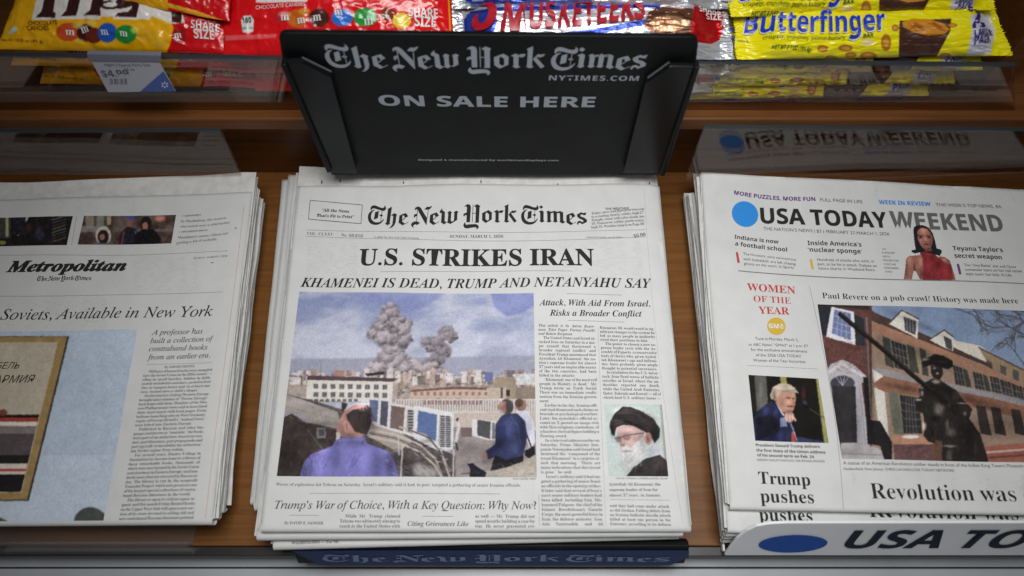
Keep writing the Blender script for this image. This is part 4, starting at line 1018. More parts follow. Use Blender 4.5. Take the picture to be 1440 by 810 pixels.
# ---- right stack
G3 = 'copies in the right newspaper stack'
h3 = roll([((985, 243), (1027, 716))], 0.0006, 0.01, 0.0007, 4.0)
sR = flat(0.0, h3)
r1 = newspaper('topmost copy of the right stack with a blue disc and a bronze soldier photograph', G3, [(985.5, 243), (1472, 269), (1614, 722), (1027, 710.5)], 0, 0.0076, sR, [(983, 243.5), (1470, 268), (1614, 722), (1025, 710)], seed=31, leaves=5)
Print(sR).text('MORE PUZZLES, MORE FUN', 'X', [(1032, 273.2), (1055.3, 277.4), (1097, 281.6), (1147.6, 282.6)]).build('teaser', M['purple'], r1)
Print(sR).text('WEEK IN REVIEW', 'X', [(1236, 287), (1309, 289.8)]).build('teaser', M['blue'], r1)
P = Print(sR); P.text('FULL PAGE IN LIFE', 's', [(1153.7, 283.2), (1213.4, 286.2)]); P.build('teaser', M['fine'], r1); P = Print(sR); P.text('THIS WEEK’S TOP NEWS, 4A', 's', [(1316.3, 290.2), (1408.6, 293)]); P.build('teaser', M['fine'], r1); P = Print(sR); P.text('THE NATION’S NEWS | $3 | FEBRUARY 27-MARCH 1, 2026', 's', [(1073.5, 323.6), (1160, 327.6), (1251, 331)], res=2); P.build('date_line', M['fine'], r1)
Print(sR).ell((1047.6, 301.2), 19.2, 17.4, 38).build('disc', M['blue'], r1)
Print(sR).text('USA TODAY', 'X', [(1069.8, 313.8), (1136, 315.9), (1190, 318.2), (1249, 320.2)], sy=1.06, res=4).build('nameplate', M['ink'], r1)
Print(sR).text('WEEKEND', 'X', [(1253, 320), (1330, 323), (1414, 325.6)], sy=1.08, res=4).build('nameplate', M['grey'], r1)
P = Print(sR)
P.text('Indiana is now', 'sb', [(1032.8, 335.4), (1060, 339.2), (1095, 342.8)]); P.text('a football school', 'sb', [(1033.6, 345), (1065, 349.5), (1107.5, 354)]); P.build('headline', M['ink'], r1); P = Print(sR); P.text('Inside America’s', 'sb', [(1136, 344.7), (1212, 346.9)]); P.text('‘nuclear sponge’', 'sb', [(1136.4, 354), (1213, 356.8)]); P.build('headline', M['ink'], r1); P = Print(sR); P.text('Teyana Taylor’s', 'sb', [(1340.4, 352.2), (1411, 354.8)]); P.text('secret weapon', 'sb', [(1342.8, 362.5), (1410, 365)])
P.build('headline', M['ink'], r1)
P = Print(sR)
for b_, p0, p1 in (('The Hoosiers, once synonymous', (1045, 358.4), (1119.5, 366.9)), ('with basketball, are left chasing', (1045.2, 365.6), (1119, 373.2)), ('ghosts on the court. In Sports', (1046, 372.2), (1116.3, 378.2)), ('#', 0, 0), ('Hundreds of missile silos exist, in', (1149.7, 367), (1229.5, 369.2)), ('part, to be hit in attack. Debate on', (1150, 373), (1233.5, 375.8)), ('future churns. In Weekend Extra', (1151, 379), (1230, 381.4)), ('#', 0, 0), ('The ‘One Battle’ star and Oscar', (1356, 374.5), (1429.5, 377.2)), ('contender leans on her red carpet', (1357.2, 380.9), (1438, 383.2)), ('style team: her kids. In Life', (1358.4, 387), (1423, 389)),
                   ('#', 0, 0), ('JON', (1240.5, 351), (1246, 351.3)), ('KOPALOFF/', (1240.5, 356.4), (1259, 357)), ('GETTY', (1241.5, 361.8), (1252, 362.2)), ('IMAGES FOR', (1242.5, 367.2), (1264, 368)), ('COSTUME', (1243, 372.6), (1260, 373.2)), ('DESIGNERS', (1244, 378), (1264, 378.6)), ('GUILD', (1245, 383), (1255, 383.4)),
                   ('#', 0, 0), ('Tune in Monday, March 2,', (1061.7, 478), (1123.3, 480)), ('to ABC News’ “GMA3” at 1 p.m. ET', (1052.7, 486.2), (1136.7, 488.6)), ('for the exclusive announcement', (1056, 493.5), (1135, 496)), ('of the 2026 USA TODAY', (1063, 501), (1127, 503)), ('Women of the Year honorees.', (1059, 508.4), (1134, 510.6)),
                   ('#', 0, 0), ('KENNY HOLSTON/POOL VIA IMAGN IMAGES', (1065, 648.2), (1160, 650.4)), ('#', 0, 0), ('Haddonfield, New Jersey. CHRIS LACHALL/USA TODAY NETWORK', (1186.6, 661), (1342.7, 663.7)), ('A statue of an American Revolution soldier stands in front of the Indian King Tavern Museum, in', (1185.8, 653.2), (1448, 657.4))):
    if b_ == '#': P.build('small_print', M['fine'], r1); P = Print(sR)
    else: P.text(b_, 's', [p0, p1], res=2)
P.build('small_print', M['fine'], r1)
P = Print(sR)
for b_, p0, p1 in (('President Donald Trump delivers', (1063, 627.7), (1153, 630)), ('the first State of the Union address', (1063.7, 635), (1161, 638)), ('of his second term on Feb. 24.', (1065, 641.8), (1146, 644.4))): P.text(b_, 'sb', [p0, p1], res=2)
P.build('caption', M['ink'], r1)
for nm, mt, q in (('red_bar', 'red', [(1034.6, 354.8), (1037.6, 354.4), (1040.4, 369.6), (1037, 370)]), ('yellow_bar', 'gold', [(1138.4, 364.3), (1141.4, 364), (1144.6, 378.6), (1141.2, 379)]), ('purple_bar', 'purple', [(1345.2, 371.4), (1348.4, 371.2), (1352, 385.8), (1348.6, 386)])):
    Print(sR).poly(q).build(nm, M[mt], r1)
P = Print(sR); P.strip([(1038, 380.7), (1117, 387.6), (1270, 393), (1360, 396), (1460, 400)], 0.75); P.strip([(1138, 402), (1159, 500), (1186, 716)], 0.2); P.strip([(1051, 514), (1149.5, 519)], 0.2); P.build('rules', M['rule'], r1)
P = Print(sR); P.text('WOMEN', 'b', [(1050.7, 408.6), (1119, 413.6)]); P.text('OF THE', 'r', [(1060, 424.3), (1112.7, 427.5)]); P.text('YEAR', 'b', [(1067.3, 441), (1110, 442.6)]); P.build('headline', M['red'], r1)
Print(sR).ell((1091.7, 458.8), 13, 12.2, 20).build('disc', M['gold'], r1)
Print(sR, 0.0004).text('GMA', 'X', [(1081, 461.5), (1103, 462.4)]).build('lettering', M['wht'], r1)
P = Print(sR); P.text('Trump', 'b', [(1067.2, 680), (1140.7, 683)], res=4); P.text('pushes', 'b', [(1069.9, 706.2), (1146.4, 708)], res=4); P.build('headline', M['ink'], r1)
P = Print(sR); P.text('Paul Revere on a pub crawl? History was made here', 'r', [(1156.7, 419.3), (1290, 423.4), (1432.7, 426.8)]); P.build('headline', M['ink'], r1); P = Print(sR); P.text('Revolution was cast', 'r', [(1226, 701.2), (1496, 706.5)], res=4); P.build('headline', M['ink'], r1)
show_through(sR, ([(1430, 284), (1230, 276), (1230, 256), (1420, 266)], [(1440, 690), (1200, 682), (1198, 664), (1440, 668)]), r1)
# woman in red, printed as a cut-out
Z = zf(1262, 310, 9)
c = Canvas(1264, 310, 1352, 400, (60, 52, 50), 4)
HAIR = Z((200, 120), (210, 80), (260, 55), (330, 60), (400, 90), (450, 160), (480, 260), (500, 350), (560, 370), (565, 400), (540, 450), (470, 430), (330, 395), (220, 420), (180, 400), (180, 375), (230, 365), (215, 280))
ARM = Z((110, 480), (150, 445), (240, 440), (330, 430), (340, 560), (330, 745), (285, 745), (230, 640), (208, 640), (185, 745), (80, 745), (100, 600))
DRESS = Z((280, 412), (330, 385), (440, 385), (480, 430), (540, 480), (600, 530), (680, 570), (700, 680), (700, 755), (315, 755), (325, 560), (318, 470))
SHO = Z((530, 450), (600, 460), (660, 500), (685, 560), (742, 752), (690, 752), (690, 620), (600, 545), (520, 480))
c.poly(ARM, (150, 98, 84), 1, 1); c.poly(SHO, (140, 90, 76), 1, 1); c.poly(DRESS, (142, 46, 52), 1, 1); c.poly(HAIR, (40, 38, 42), 1, 1)
c.poly(Z((250, 130), (300, 95), (380, 110), (440, 190), (445, 260), (430, 330), (385, 380), (340, 365), (290, 310), (255, 230)), (154, 100, 86), 1, 2); c.poly(Z((345, 360), (430, 340), (440, 390), (350, 395)), (120, 70, 62), 1, 2)
def zs(x, y, rx, ry, d, rot=0): c.shade(1262 + x / 9, 310 + y / 9, rx / 9, ry / 9, d, rot)
c.line(Z((255, 185), (325, 195)), 0.9, (44, 32, 32)); c.line(Z((370, 195), (425, 185)), 0.9, (44, 32, 32)); c.ell(1262 + 290 / 9, 310 + 212 / 9, 2.6, 1.2, (44, 32, 32), 0.9, 0.6); c.ell(1262 + 400 / 9, 310 + 212 / 9, 2.4, 1.2, (44, 32, 32), 0.9, 0.6); c.ell(1262 + 362 / 9, 310 + 300 / 9, 4, 1.6, (112, 54, 56), 0.9, 0.6); c.ell(1262 + 352 / 9, 310 + 262 / 9, 1.8, 1, (110, 66, 60), 0.8, 0.8)
for q in ((330, 140, 40, 30, 0.28), (350, 240, 14, 30, 0.3), (290, 250, 20, 30, 0.15), (420, 270, 20, 60, -0.3), (340, 345, 40, 16, -0.2), (150, 500, 30, 50, 0.22), (110, 640, 20, 90, -0.2), (215, 600, 12, 60, -0.5), (290, 520, 24, 60, 0.25), (300, 680, 20, 60, -0.3), (400, 420, 50, 14, 0.18), (400, 560, 40, 60, 0.12), (520, 560, 40, 50, -0.2), (600, 640, 40, 60, 0.1), (380, 690, 60, 30, -0.15), (590, 500, 26, 20, 0.35), (670, 600, 20, 60, -0.2), (440, 470, 30, 50, -0.15), (330, 100, 60, 20, 0.3), (230, 300, 14, 80, 0.15), (520, 400, 20, 20, 0.3)): zs(*q)
c.strokes(60, 1262 + 480 / 9, 310 + 600 / 9, 20, 14, 5, 60, 0.6, [(120, 36, 42), (166, 66, 68)], 0.35, 21)
def inpoly(px, py, p):
    p = np.array(p); m = np.zeros(px.shape, bool)
    for i in range(len(p)):
        x0, y0 = p[i]; x1, y1 = p[(i + 1) % len(p)]
        if y0 == y1: continue
        m ^= (py >= min(y0, y1)) & (py < max(y0, y1)) & (px < x0 + (py - y0) * (x1 - x0) / (y1 - y0))
    return m
photo_mesh('photograph', sR, [(1266, 312), (1350, 314), (1350, 398), (1266, 396)], c, 1.1, r1, step=0.5, eps=0.0004, keep=lambda a, b: inpoly(a, b, HAIR) | inpoly(a, b, ARM) | inpoly(a, b, DRESS) | inpoly(a, b, SHO))
# man at the lectern
Z = zf(1040, 510, 5.79)
c = Canvas(1048, 522, 1170, 628, (34, 31, 26))
c.poly(Z((60, 90), (120, 90), (150, 400), (90, 400)), (44, 38, 28), 1, 3); c.poly(Z((118, 90), (215, 95), (230, 330), (140, 400)), (92, 92, 84), 1, 4); c.poly(Z((325, 100), (378, 100), (385, 180), (335, 170)), (158, 146, 70), 1, 3); c.poly(Z((618, 100), (650, 100), (730, 680), (690, 680)), (160, 152, 78), 1, 4)
c.ell(1040 + 520 / 5.79, 510 + 250 / 5.79, 3, 9, (86, 40, 40), 0.8, 0.8); c.ell(1040 + 530 / 5.79, 510 + 330 / 5.79, 3, 4, (60, 66, 96), 0.9, 0.8)
c.poly(Z((120, 660), (115, 450), (165, 380), (255, 310), (300, 340), (370, 430), (430, 500), (480, 660)), (38, 43, 82), 1, 2); c.poly(Z((130, 450), (240, 420), (330, 470), (320, 560), (140, 640)), (28, 28, 44), 0.9, 4)
c.poly(Z((285, 310), (300, 330), (370, 430), (350, 430)), (205, 200, 205)); c.poly(Z((330, 450), (370, 440), (390, 520), (330, 520)), (116, 134, 172)); c.poly(Z((425, 560), (445, 555), (458, 650), (420, 650)), (190, 66, 52)); c.line(Z((415, 490), (470, 640)), 1.2, (170, 175, 190)); c.poly(Z((470, 600), (690, 640), (690, 665), (470, 660)), (60, 64, 110), 0.9, 3)
c.poly(Z((295, 280), (340, 225), (450, 245), (460, 290), (450, 350), (432, 400), (380, 420), (340, 390), (300, 330)), (196, 138, 112), 1, 2)
c.poly(Z((248, 260), (270, 200), (330, 165), (400, 172), (450, 205), (482, 248), (420, 240), (350, 228), (320, 260), (300, 300), (255, 295)), (182, 165, 142), 1, 2); c.line(Z((290, 220), (360, 195), (450, 235)), 1, (176, 152, 122), 0.8)
c.line(Z((380, 280), (410, 288)), 1.3, (120, 76, 60)); c.line(Z((430, 290), (450, 292)), 1.2, (120, 76, 60)); c.line(Z((390, 355), (440, 352)), 1.4, (132, 70, 62)); c.line(Z((432, 300), (445, 330), (425, 336)), 1, (166, 108, 88)); c.ell(1040 + 288 / 5.79, 510 + 290 / 5.79, 2, 4, (186, 126, 104))
c.ell(1040 + 405 / 5.79, 510 + 440 / 5.79, 7, 8, (206, 156, 140)); c.line(Z((430, 440), (455, 470)), 2.6, (212, 178, 162)); c.line(Z((395, 420), (400, 490)), 1, (160, 108, 96)); c.line(Z((415, 415), (420, 480)), 1, (160, 108, 96))
c.line(Z((520, 340), (600, 395), (692, 450)), 1.2, (74, 74, 70)); c.line(Z((520, 345), (560, 370)), 3, (20, 20, 20))
def zs(x, y, rx, ry, d, rot=0): c.shade(1040 + x / 5.79, 510 + y / 5.79, rx / 5.79, ry / 5.79, d, rot)
for q in ((310, 200, 40, 18, 0.2), (280, 260, 16, 40, -0.35), (420, 200, 30, 14, 0.12), (390, 230, 60, 8, -0.25), (340, 330, 24, 40, -0.16), (400, 320, 24, 20, 0.14), (440, 320, 12, 20, -0.1), (395, 285, 20, 8, -0.3), (440, 292, 12, 7, -0.3), (420, 355, 26, 7, -0.25), (400, 400, 40, 14, -0.4), (210, 400, 30, 60, 0.35), (160, 480, 30, 60, -0.3), (280, 520, 40, 40, -0.4), (330, 600, 30, 50, 0.3), (400, 600, 20, 40, 0.25), (250, 600, 60, 40, -0.3), (300, 400, 20, 30, 0.3), (410, 440, 16, 30, 0.1), (440, 470, 10, 10, -0.2), (170, 250, 20, 100, 0.2), (600, 560, 60, 60, -0.3)): zs(*q)
c.strokes(60, 1040 + 350 / 5.79, 510 + 205 / 5.79, 16, 6, 5, 15, 0.6, [(214, 196, 168), (160, 136, 106), (186, 164, 134)], 0.45, 22)
c.strokes(50, 1040 + 250 / 5.79, 510 + 500 / 5.79, 20, 20, 6, 60, 0.8, [(26, 28, 50), (56, 62, 106)], 0.35, 23)

photo_mesh('photograph', sR, [(1052.4, 527.3), (1150.5, 532.8), (1165.2, 623), (1062, 619.7)], c, 1.02, r1, sat=0.68)
# street and bronze soldier
G_, H_ = zf(1140, 420, 3.375), zf(1270, 420, 3.376)
c = Canvas(1142, 422, 1530, 656, (118, 142, 180))
c.I += ((c.Y - 430) / 100)[..., None] * np.array((14, 12, 8)); c.noise(30, 24, 97)
c.poly(H_((235, 195), (370, 225), (420, 260), (430, 420), (240, 320)), (208, 200, 184)); c.poly(H_((360, 235), (545, 325), (600, 345), (900, 470), (900, 700), (520, 560), (420, 340)), (160, 132, 100)); c.line(H_((360, 232), (545, 325), (900, 480)), 2, (96, 78, 66))
for x in (395, 460, 520): c.poly(H_((x, 290 + (x - 395) * .35), (x + 28, 302 + (x - 395) * .35), (x + 30, 350 + (x - 395) * .35), (x + 2, 335 + (x - 395) * .35)), (92, 88, 84))
c.poly([(1216, 444), (1270, 466), (1393, 518), (1440, 540), (1530, 585), (1530, 660), (1216, 660)], (160, 129, 107))
c.poly([(1216, 430), (1232, 440), (1300, 470), (1393, 512), (1395, 518), (1300, 480), (1216, 448)], (90, 66, 58)); c.poly([(1216, 447), (1300, 480), (1393, 519), (1530, 590), (1530, 600), (1393, 530), (1300, 492), (1216, 462)], (176, 120, 92), 0.9)
c.poly(G_((370, 120), (425, 58), (440, 52), (512, 92), (506, 190), (490, 180)), (214, 208, 194)); c.poly(G_((440, 85), (500, 105), (497, 172), (448, 150)), (76, 76, 80)); c.line(G_((370, 118), (432, 54), (512, 95)), 2, (84, 72, 66))
c.poly(H_((125, 195), (190, 150), (240, 185), (236, 248), (200, 235)), (210, 204, 190)); c.poly(H_((190, 175), (230, 195), (232, 245), (203, 232)), (78, 78, 82)); c.line(H_((125, 193), (195, 148), (240, 183)), 1.8, (84, 72, 66))
for a in ((455, 85, 172), (470, 90, 175), (484, 95, 178)): c.line(G_((a[0], a[1]), (a[0] + 2, a[2] - 20)), 0.6, (190, 186, 176))
def win(q, col=(60, 58, 60), n=4, mcol=(150, 145, 138)):
    c.poly(q, col)
    (x0, y0), (x1, y1), (x2, y2), (x3, y3) = q
    for k in range(1, n):
        f = k / n
        c.line([(x0 + (x1 - x0) * f, y0 + (y1 - y0) * f), (x3 + (x2 - x3) * f, y3 + (y2 - y3) * f)], 0.6, mcol, 0.8)
        c.line([(x0 + (x3 - x0) * f, y0 + (y3 - y0) * f), (x1 + (x2 - x1) * f, y1 + (y2 - y1) * f)], 0.6, mcol, 0.8)
SH = (72, 76, 66)
c.poly(G_((340, 175), (375, 190), (395, 330), (355, 315)), SH); win(G_((380, 195), (450, 220), (468, 350), (398, 325))); c.poly(G_((455, 215), (490, 230), (515, 355), (470, 345)), SH); c.poly(G_((515, 230), (545, 245), (560, 370), (530, 360)), SH)
for x0, y0 in ((235, 315), (330, 345), (410, 365), (465, 385), (520, 405), (590, 432), (660, 460), (740, 490)):
    win(H_((x0, y0), (x0 + 42, y0 + 12), (x0 + 60, y0 + 100), (x0 + 14, y0 + 92)), (64, 62, 62), 3); c.poly(H_((x0 + 46, y0 + 14), (x0 + 68, y0 + 22), (x0 + 92, y0 + 112), (x0 + 64, y0 + 104)), SH)
c.poly(G_((290, 320), (400, 345), (520, 375), (700, 410), (900, 450), (1300, 560), (1300, 590), (850, 490), (520, 400), (330, 380)), (150, 146, 150), 0.9)
c.poly(G_((300, 400), (340, 365), (520, 405), (850, 470), (1300, 580), (1300, 650), (850, 530), (520, 465), (330, 440)), (150, 99, 75))
c.poly(G_((290, 330), (345, 368), (300, 400)), (215, 210, 200)); c.poly(G_((300, 420), (350, 440), (370, 650), (320, 600)), (206, 200, 188))
c.poly(G_((365, 435), (415, 445), (440, 645), (395, 640)), (112, 116, 98)); win(G_((422, 455), (512, 470), (530, 640), (440, 632)), (56, 54, 56), 5); win(H_((0, 460), (62, 475), (80, 640), (2, 640)), (56, 54, 56), 5)
c.poly(G_((380, 650), (620, 660), (620, 690), (395, 690)), (190, 130, 100)); c.poly(G_((390, 690), (640, 690), (640, 780), (400, 780)), (112, 76, 76)); c.noise(3, 24, 98, ((c.Y > 622) & (c.X > 1250)).astype(float)); c.ell(1280, 614, 12, 2.5, (216, 206, 200))
for x0 in (345, 415, 510, 590, 680): c.poly(H_((x0, 505 + (x0 - 345) * .1), (x0 + 45, 512 + (x0 - 345) * .1), (x0 + 75, 650), (x0 + 22, 640)), (66, 58, 54))
c.poly(H_((380, 700), (900, 660), (900, 790), (400, 790)), (168, 96, 78)); c.line(H_((390, 730), (900, 690)), 3, (206, 170, 150)); c.line(H_((400, 755), (900, 720)), 2.4, (120, 70, 60))
c.poly([(1142, 422), (1226, 424), (1226, 656), (1142, 656)], (108, 66, 61)); c.noise(2.2, 30, 99, (c.X < 1218).astype(float))
c.poly(G_((20, 20), (270, 28), (290, 55), (100, 38), (30, 35)), (62, 52, 50)); c.poly(G_((30, 30), (98, 40), (70, 175), (50, 170)), (50, 54, 62)); c.poly(G_((98, 38), (205, 62), (212, 220), (72, 180)), (208, 208, 216)); win(G_((112, 50), (190, 70), (190, 195), (100, 165)), (104, 118, 170), 4, (206, 208, 220)); c.poly(G_((205, 75), (252, 95), (258, 225), (214, 215)), (52, 56, 62))
c.poly(G_((74, 345), (95, 310), (150, 288), (200, 310), (262, 365), (262, 395), (240, 400), (285, 730), (150, 720), (95, 420)), (172, 167, 174)); c.ell(1140 + 150 / 3.375, 420 + 402 / 3.375, 17, 11, (72, 70, 84)); c.poly(G_((98, 412), (212, 416), (220, 682), (130, 684)), (58, 55, 58)); c.poly(G_((74, 345), (150, 300), (262, 368), (262, 382), (150, 318), (78, 362)), (196, 190, 195))
for a in (120, 140, 160, 180): c.line(G_((150, 412), (a, 370)), 0.6, (190, 186, 190))
c.line(G_((232, 420), (262, 720)), 1.2, (150, 144, 152)); c.poly(G_((140, 690), (300, 700), (350, 730), (355, 775), (145, 775)), (174, 168, 168)); c.line(G_((142, 735), (350, 742)), 1.2, (140, 132, 132)); c.poly(G_((280, 575), (330, 580), (385, 680), (385, 780), (350, 770), (330, 700), (290, 690)), (44, 40, 42)); c.line(G_((265, 90), (285, 570)), 2.6, (120, 112, 112)); c.poly(G_((248, 370), (272, 375), (290, 690), (270, 690)), (46, 40, 40))
bq = np.random.RandomState(17)
for x, y, a, l in ((1385, 424, 0.75, 34), (1340, 432, 0.35, 30), (1420, 424, 1.0, 36), (1440, 470, 3.6, 30), (1460, 440, 2.6, 40), (1445, 520, 4.1, 34), (1400, 424, 0.5, 40), (1480, 480, 3.3, 50), (1360, 424, 0.9, 24)):
    c.branch(x, y, a, l, 1.6, 3, bq, (88, 80, 80))
B = zf(1270, 480, 4.63)
c.poly(B((100, 310), (120, 280), (190, 240), (240, 250), (300, 290), (350, 320), (390, 380), (450, 440), (430, 500), (500, 600), (545, 740), (560, 810), (258, 810), (250, 680), (160, 650), (130, 610), (140, 560), (130, 470), (90, 450), (80, 400), (110, 350)), (50, 45, 43), 1, 1)
c.poly(B((205, 640), (252, 650), (252, 810), (195, 810)), (112, 76, 60), 1, 1)
c.poly(B((180, 155), (252, 158), (262, 210), (238, 250), (195, 238), (180, 200)), (56, 46, 44), 1, 1)
c.poly(B((122, 135), (150, 108), (182, 95), (200, 80), (262, 92), (322, 128), (326, 160), (290, 182), (240, 165), (190, 152), (130, 168), (124, 150)), (44, 39, 38), 1, 1)
def zs(x, y, rx, ry, d, rot=0): c.shade(1270 + x / 4.63, 480 + y / 4.63, rx / 4.63, ry / 4.63, d, rot)
for q in ((145, 118, 22, 9, 0.9, -20), (200, 172, 12, 8, 0.7), (220, 208, 10, 6, 1.0), (212, 262, 26, 12, 1.0, 20), (100, 380, 18, 8, 1.1), (122, 335, 10, 18, 0.9), (118, 300, 14, 10, 0.6), (138, 550, 12, 22, 0.9), (232, 440, 34, 40, 0.75), (250, 400, 12, 20, -0.6), (385, 402, 34, 5, 0.9, 5), (400, 470, 10, 16, 0.5), (310, 590, 34, 30, 0.45), (300, 680, 40, 9, 0.7, 5), (280, 540, 10, 40, 0.4), (360, 350, 40, 30, 0.25), (330, 450, 30, 40, -0.3), (430, 640, 40, 80, -0.25), (300, 740, 20, 40, 0.35), (180, 590, 20, 30, -0.4), (210, 500, 26, 16, -0.5), (470, 700, 10, 60, 0.3), (240, 130, 50, 8, 0.3)): zs(*q)
for x, y, a_, b_, k in ((148, 116, 20, 8, 0.55), (205, 172, 10, 7, 0.5), (222, 208, 9, 5, 0.75), (214, 262, 26, 11, 0.7), (100, 380, 17, 7, 0.8), (122, 338, 9, 17, 0.65), (118, 302, 12, 8, 0.4), (138, 552, 11, 22, 0.7), (235, 440, 30, 36, 0.35), (385, 402, 32, 4, 0.6), (312, 592, 30, 26, 0.25), (300, 682, 40, 7, 0.45), (360, 345, 34, 22, 0.2), (402, 472, 9, 14, 0.35), (290, 540, 9, 34, 0.3), (300, 745, 18, 36, 0.25)):
    c.ell(1270 + x / 4.63, 480 + y / 4.63, a_ / 4.63, b_ / 4.63, (176, 160, 148), k, 0.9)
c.strokes(130, 1270 + 290 / 4.63, 480 + 520 / 4.63, 30, 44, 6, 80, 0.8, [(30, 26, 26), (84, 74, 68), (64, 56, 52), (104, 94, 88)], 0.4, 31)
c.line([(1181.5, 442), (1240, 490), (1311, 551), (1330, 566)], 6.5, (42, 34, 30)); c.line([(1181.5, 440), (1240, 487.5), (1311, 548)], 1.2, (84, 72, 64), 0.8)
c.strokes(150, 1190, 500, 26, 26, 3, 4, 0.7, [(96, 56, 52), (140, 92, 84), (110, 66, 60)], 0.45, 32)
c.strokes(60, 1283, 634, 30, 10, 4, 5, 0.8, [(90, 60, 60), (140, 100, 96)], 0.5, 33)
for q in ((1165, 590, 16, 40, -0.25), (1205, 600, 8, 40, -0.2), (1185, 540, 14, 10, 0.1), (1190, 636, 26, 6, -0.15), (1300, 500, 60, 8, -0.25, 22), (1360, 560, 60, 6, -0.35, 20), (1270, 545, 30, 4, -0.3, 12), (1260, 590, 12, 30, -0.15), (1400, 600, 50, 14, -0.25), (1420, 640, 50, 8, -0.1), (1240, 480, 10, 30, -0.12), (1225, 560, 5, 60, -0.3), (1290, 455, 40, 5, -0.2, 24)): c.shade(*q)
c.strokes(120, 1370, 560, 80, 50, 4, 95, 0.6, [(120, 90, 74), (196, 150, 122), (90, 74, 66)], 0.25, 34)

photo_mesh('photograph', sR, [(1149.5, 428), (1478, 438.5), (1560, 653), (1184, 645.2)], c, 1.0, r1, sat=0.70)
# lower copies of the right stack
sR2 = flat(-0.0080)
r2 = newspaper('second copy down in the right stack, headline tops hidden under the top fold', G3, [(980, 245), (1466, 269), (1612, 750), (1023.5, 743)], 0, 0.0076, sR2, seed=33, leaves=5)
ghost(r2, sR2, [('b', 'pushes', (1068.3, 732.4), (1144.5, 734)), ('r', 'Revolution was cast', (1223, 727.5), (1500, 733))])
for k, (q, z, lb) in enumerate((([(973, 271), (1466, 280), (1612, 750), (1021.5, 748)], -0.0160, 'third copy down in the right stack behind the white lip'),
                                ([(968, 273), (1464, 280), (1612, 755), (1019, 752)], -0.0240, 'fourth copy down in the right stack, left edge of pages showing'),
                                ([(964.5, 274), (1464, 280), (1612, 760), (1017, 757)], -0.0320, 'bottom copy of the right stack, sticking out farthest left'))):
    newspaper(lb, G3, q, 0, 0.0076, flat(z), seed=40 + k, leaves=5)

# ------------------------------------------------------------------ black display stand
sS = Surf((0, 0.098, 0), (1, 0, 0), (0, 0, 1))            # faces the camera side
stand = thing('display_stand', 'black newspaper display stand with silver lettering behind the middle stack', 'display stand')
top = rounded(sS.up([(391, 47), (983, 53), (979, 90), (932, 246), (466, 246), (397, 84)]), [0.006, 0.006, 0.003, 0, 0, 0.003])
panel = prism('back_panel', sS, top, -0.004, 0.0, M['black'], stand, 0.0008)
sF = Surf((0, 0.0965, 0), (1, 0, 0), (0, 0, 1))
for fl in ([(399, 82), (425, 80), (466, 101), (503, 238), (467, 238)], [(981, 88), (941, 87), (907, 110), (876, 238), (930, 238)]):
    fo = prism('side_flap', sF, sF.up(fl), 0.0, 0.004, M['blackgloss'], stand, 0.0009)
for rib in ([(396, 80), (404, 80), (468, 232), (461, 234)], [(983, 84), (976, 84), (926, 238), (934, 238)]):
    prism('side_rail', sF, sF.up(rib), 0.0, 0.007, M['black'], stand, 0.0012)
for ed in ([(425, 79.4), (466, 99.6), (466.5, 101.2), (425, 81.2)], [(941, 86), (941.5, 87.6), (911.5, 109.5), (910.5, 108)]):  # thin strips drawing the highlight along the flap tops
    prism('bright_edge', Surf((0, 0.0922, 0), (1, 0, 0), (0, 0, 1)), Surf((0, 0.0922, 0), (1, 0, 0), (0, 0, 1)).up(ed), 0.0, 0.0006, M['clipedge'], stand, 0)
P = Print(sS, 0.0003)
P.mast([(462, 94.5), (560, 96), (680, 97.3), (800, 97.3), (907, 96.4)], sy=1.16)
P.build('lettering', M['silver'], panel)
P = Print(sS, 0.0003)
P.text('NYTIMES.COM', 'sb', [(771.8, 112.4), (898.8, 113.2)], sy=0.86, track=0.06, res=4)
P.build('lettering', M['silver'], panel)
P = Print(sS, 0.0003)
P.text('ON SALE HERE', 'X', [(534, 147.6), (690, 149.6), (837.7, 150)], sy=0.74, track=0.02, res=4)
P.build('lettering', M['silver'], panel)
P = Print(sS, 0.0003)
P.text('designed & manufactured by worldmandisplays.com', 'sb', [(588, 225.4), (786, 226.2)], sy=0.75, res=2)
P.build('lettering', M['silver'], panel)
box('base_plate', (-0.140, -0.188, SHELF + 0.0003), (0.112, 0.094, SHELF + 0.0022), M['black'], stand)
# front lip: a black rolled rim and a slanted navy face
yr = -0.1860
lipP = [(-0.1860, SHELF + 0.0024), (-0.1865, -0.0330), (-0.1885, -0.0285), (-0.1920, -0.0270), (-0.1945, -0.0285), (-0.2034, -0.0480), (-0.2020, -0.0485), (-0.1935, -0.0310), (-0.1905, -0.0320), (-0.1880, SHELF + 0.0024)]
lx0, lx1 = flat(-0.03).up([(412, 770), (968, 770)])[:, 0]
V = [(lx0, y, z) for y, z in lipP] + [(lx1, y, z) for y, z in lipP]
n_ = len(lipP)
lip = obj('front_lip', V, [tuple(range(n_ - 1, -1, -1)), tuple(range(n_, 2 * n_))] + [(i, (i + 1) % n_, (i + 1) % n_ + n_, i + n_) for i in range(n_)], M['black'], stand)
bevel(lip, 0.0007)
def lipsurf(y0, z0, y1, z1, off):
    v = np.array([0, y0 - y1, z0 - z1]); v /= np.linalg.norm(v)
    s_ = Surf((0, y1, z1), (1, 0, 0), v)
    s_.O = s_.O + s_.N * off
    return s_
sN = lipsurf(-0.1946, -0.0287, -0.2034, -0.0480, 0.0004)
L_ = 0.0212
fc = prism('face_strip', sN, np.array([(lx0, L_), (lx1, L_), (lx1 + 0.001, L_ * 0.55), (lx1 - 0.010, 0.0), (lx0 + 0.016, 0.0)]), 0, 0.0006, M['navy'], stand, 0)
P = Print(sN, 0.0009)
q = np.array([(lx0 + 0.020, 0.0055), (lx1 - 0.012, 0.0055)])
